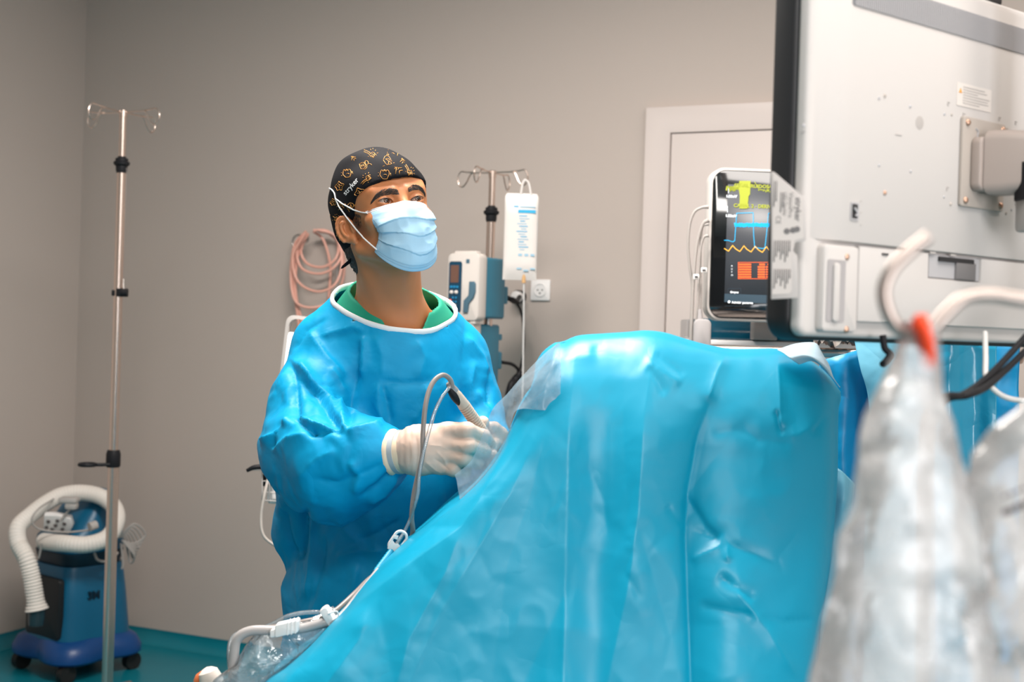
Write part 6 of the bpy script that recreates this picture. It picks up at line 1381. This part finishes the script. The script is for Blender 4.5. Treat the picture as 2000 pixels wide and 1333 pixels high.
# ================================================================== CLEAR BAG AND TUBES at lower left
CB = thin_film('bag_clear', '#cfe0e8', .30, .06, 1.0, 26, 1.3, .25)
def pouch(rows, name, m, label, cat, depth, wr=.006, nn=36, sc=26, close=True):
    """rows: (left px,py) (right px,py) distance, belly"""
    A = []
    rows = np.array(rows, float); t_ = np.linspace(0, 1, len(rows)); T = np.linspace(0, 1, 60); R2 = np.stack([np.interp(T, t_, rows[:, c]) for c in range(rows.shape[1])], 1)
    R3 = R2.copy()
    for _ in range(3): R3[1:-1] = (R3[:-2]+2*R3[1:-1]+R3[2:])/4
    for (xl_, yl_, xr_, yr_, d, be) in R3:
        row = []
        for k in range(nn*2):
            a = 2*math.pi*k/(nn*2); c, s_ = math.cos(a), math.sin(a); g = (1-c)/2
            row.append((xl_+(xr_-xl_)*g, yl_+(yr_-yl_)*g, d+be*s_))
        A.append(row)
    A = np.array(A); W = Pn(A.reshape(-1, 3)); cen = Pn(np.repeat(A.mean(1), A.shape[1], 0)); nr = W-cen; nr /= np.linalg.norm(nr, axis=1, keepdims=True)+1e-9
    W = W+nr*(wr*(ridge(W*np.array((sc, sc, sc*.35))+1)+.5*ridge(W*sc*2+7)))[:, None]; W = W.reshape(A.shape); mb = MB(); mb.grid(W, closed_u=True)
    n2_ = nn*2
    for r_ in (0, A.shape[0]-1): mb.f.append([r_*n2_+k for k in range(n2_)]); mb.mi.append(0); mb.sm.append(True)
    return mb.build(name, m, None, auto=0, label=label, cat=cat)
pouch([(655, 1190, 672, 1212, 1.97, .004), (600, 1215, 650, 1245, 1.95, .01), (500, 1235, 605, 1275, 1.95, .016), (478, 1265, 560, 1305, 1.94, .022), (455, 1300, 520, 1335, 1.93, .022), (415, 1330, 500, 1380, 1.93, .02), (380, 1400, 470, 1450, 1.93, .015)], 'clear_bag', CB, 'crumpled clear plastic bag lying in the lower left corner beside the drape edge', 'bag', 1.95, .005)
# fingertip-like cap at the bottom edge
mb = MB(); mb.lathe(P(392, 1345, 2.0), P(398, 1312, 2.0), [(0, .012), (.012, .013), (.02, .011), (.026, .005)], 0); mb.lathe(P(420, 1350, 1.99), P(404, 1306, 1.99), [(0, .018), (.02, .018), (.032, .015), (.037, .008), (.039, .001)], 1)
mb.build('bottle_stopper', [mat('cap_orange', '#d07040', .4), mat('cap_cream', (.78, .68, .60), .4)], None, label='cream and orange stopper poking up at the bottom edge left of the clear bag', cat='stopper')
# ================================================================== FOREGROUND: hook, clip and two clear bags
FG = .78
HOOK = mat('hook_steel', (.36, .30, .27), .38, metal=1, bump=.04, bscale=150)
t = thing('drip_stand', (P(2330, 640, FG).x, P(2330, 640, FG).y, 0), 'blurred steel hook end of a drip stand in the right foreground with two clear bags', 'iv stand')
st = t.location; hz_ = P(2000, 590, FG)
mb = MB(); mb.cyl((st.x, st.y, .1), (st.x, st.y, P(2330, 560, FG).z), .0125); mb.build('pole', STEEL, t)
mb = MB(); mb.tube([P(2330, 592, FG), P(2150, 590, FG), P(2010, 587, FG), P(1935, 577, FG), P(1885, 582, FG), P(1850, 610, FG), P(1818, 645, FG), P(1792, 660, FG), P(1760, 648, FG), P(1736, 615, FG), P(1726, 570, FG), P(1740, 530, FG), P(1772, 495, FG), P(1812, 462, FG)], .0042, seg=14); mb.build('hook', HOOK, t)
mb = MB(); mb.tube([P(2330, 592, FG), P(2400, 590, FG+.05), P(2480, 600, FG+.08), P(2500, 560, FG+.08)], .0042); mb.build('hook', STEEL, t)
mb = MB(); mb.lathe((st.x, st.y, .08), (st.x, st.y, .14), [(0, .04), (.03, .04), (.06, .02)]); mb.build('hub', BLACK, t)
for k in range(5):
    a = 2*math.pi*k/5+.3; u = Vector((math.cos(a), math.sin(a), 0)); mb = MB(); mb.tube([Vector((st.x, st.y, .1)), Vector((st.x, st.y, .09))+u*.14, Vector((st.x, st.y, .07))+u*.27], [.016, .014, .012]); lg = mb.build('leg', STEELD, t)
    mb = MB(); c = Vector((st.x, st.y, .03))+u*.265; s = Vector((-u.y, u.x, 0)); mb.cyl(c-s*.012, c+s*.012, .03); mb.build('caster', RUBB, lg)
ORG = mat('clip_orange', '#e8451c', .45)
mb = MB(); mb.tube([P(1796, 618, FG-.012), P(1800, 640, FG-.014), P(1808, 670, FG-.012), P(1812, 700, FG-.008), P(1812, 716, FG-.004)], [.0045, .0055, .005, .0045, .004], seg=12, flat=.6)
mb.tube([P(1796, 620, FG-.008), P(1786, 636, FG), P(1790, 660, FG+.008), P(1806, 690, FG+.004)], .0026); mb.build('hanging_clip', ORG, None, label='blurred orange red clip on the foreground hook at the neck of the clear bag', cat='clip')
FB1 = thin_film('bag_foreground', '#eceae9', .42, .22, .8, 16, .5, .26)
pouch([(1786, 628, 1806, 628, FG, .003), (1778, 662, 1818, 662, FG, .006), (1752, 720, 1832, 720, FG, .012), (1718, 800, 1850, 800, FG, .022), (1700, 860, 1866, 850, FG, .026), (1690, 920, 1885, 920, FG, .03), (1655, 1050, 1903, 1050, FG, .034), (1622, 1200, 1920, 1200, FG, .036), (1600, 1333, 1932, 1333, FG, .036), (1585, 1500, 1940, 1500, FG, .032), (1580, 1700, 1945, 1700, FG, .01)], 'plastic_bag', FB1, 'blurred clear plastic bag hanging from the hook by the orange clip', 'bag', FG, .006, sc=24)
b2_ = pouch([(2300, 600, 2330, 600, FG+.02, .004), (2100, 700, 2330, 690, FG+.02, .012), (1990, 795, 2340, 760, FG+.02, .02), (1915, 855, 2350, 850, FG+.02, .026), (1880, 930, 2350, 930, FG+.025, .03), (1878, 1050, 2350, 1050, FG+.03, .034), (1890, 1200, 2350, 1200, FG+.03, .034), (1915, 1333, 2350, 1333, FG+.03, .034), (1920, 1600, 2350, 1600, FG+.03, .02)], 'plastic_bag', FB1, 'blurred clear plastic bag with dark print cut off by the right edge', 'bag', FG, .006, sc=24)
mb = MB()
for k, (x, y) in enumerate(((1962, 1002), (1974, 998), (1986, 992), (1998, 988), (2012, 980))): mb.tube([P(x-3, y+5, FG-.018), P(x+2, y-4, FG-.018), P(x+4, y+4, FG-.018)], .0016)
for k in range(5): mb.tube([P(1958+k*13, 972-k*5, FG-.018), P(1966+k*13, 967-k*5, FG-.018)], .0010, smooth=2)
mb.build('bag_print', mat('bag_print_dark', (.08, .07, .07), .6), b2_)
for o in bpy.data.objects:
    if o.name.startswith('surgical_drape') and o != drape: o['group'] = 'blue drapes hanging behind the big one'
    if o.name.startswith('plastic_bag'): o['group'] = 'clear bags on the foreground hook'
    if o.name.startswith('video_cable'): o['group'] = 'black cables under the display'
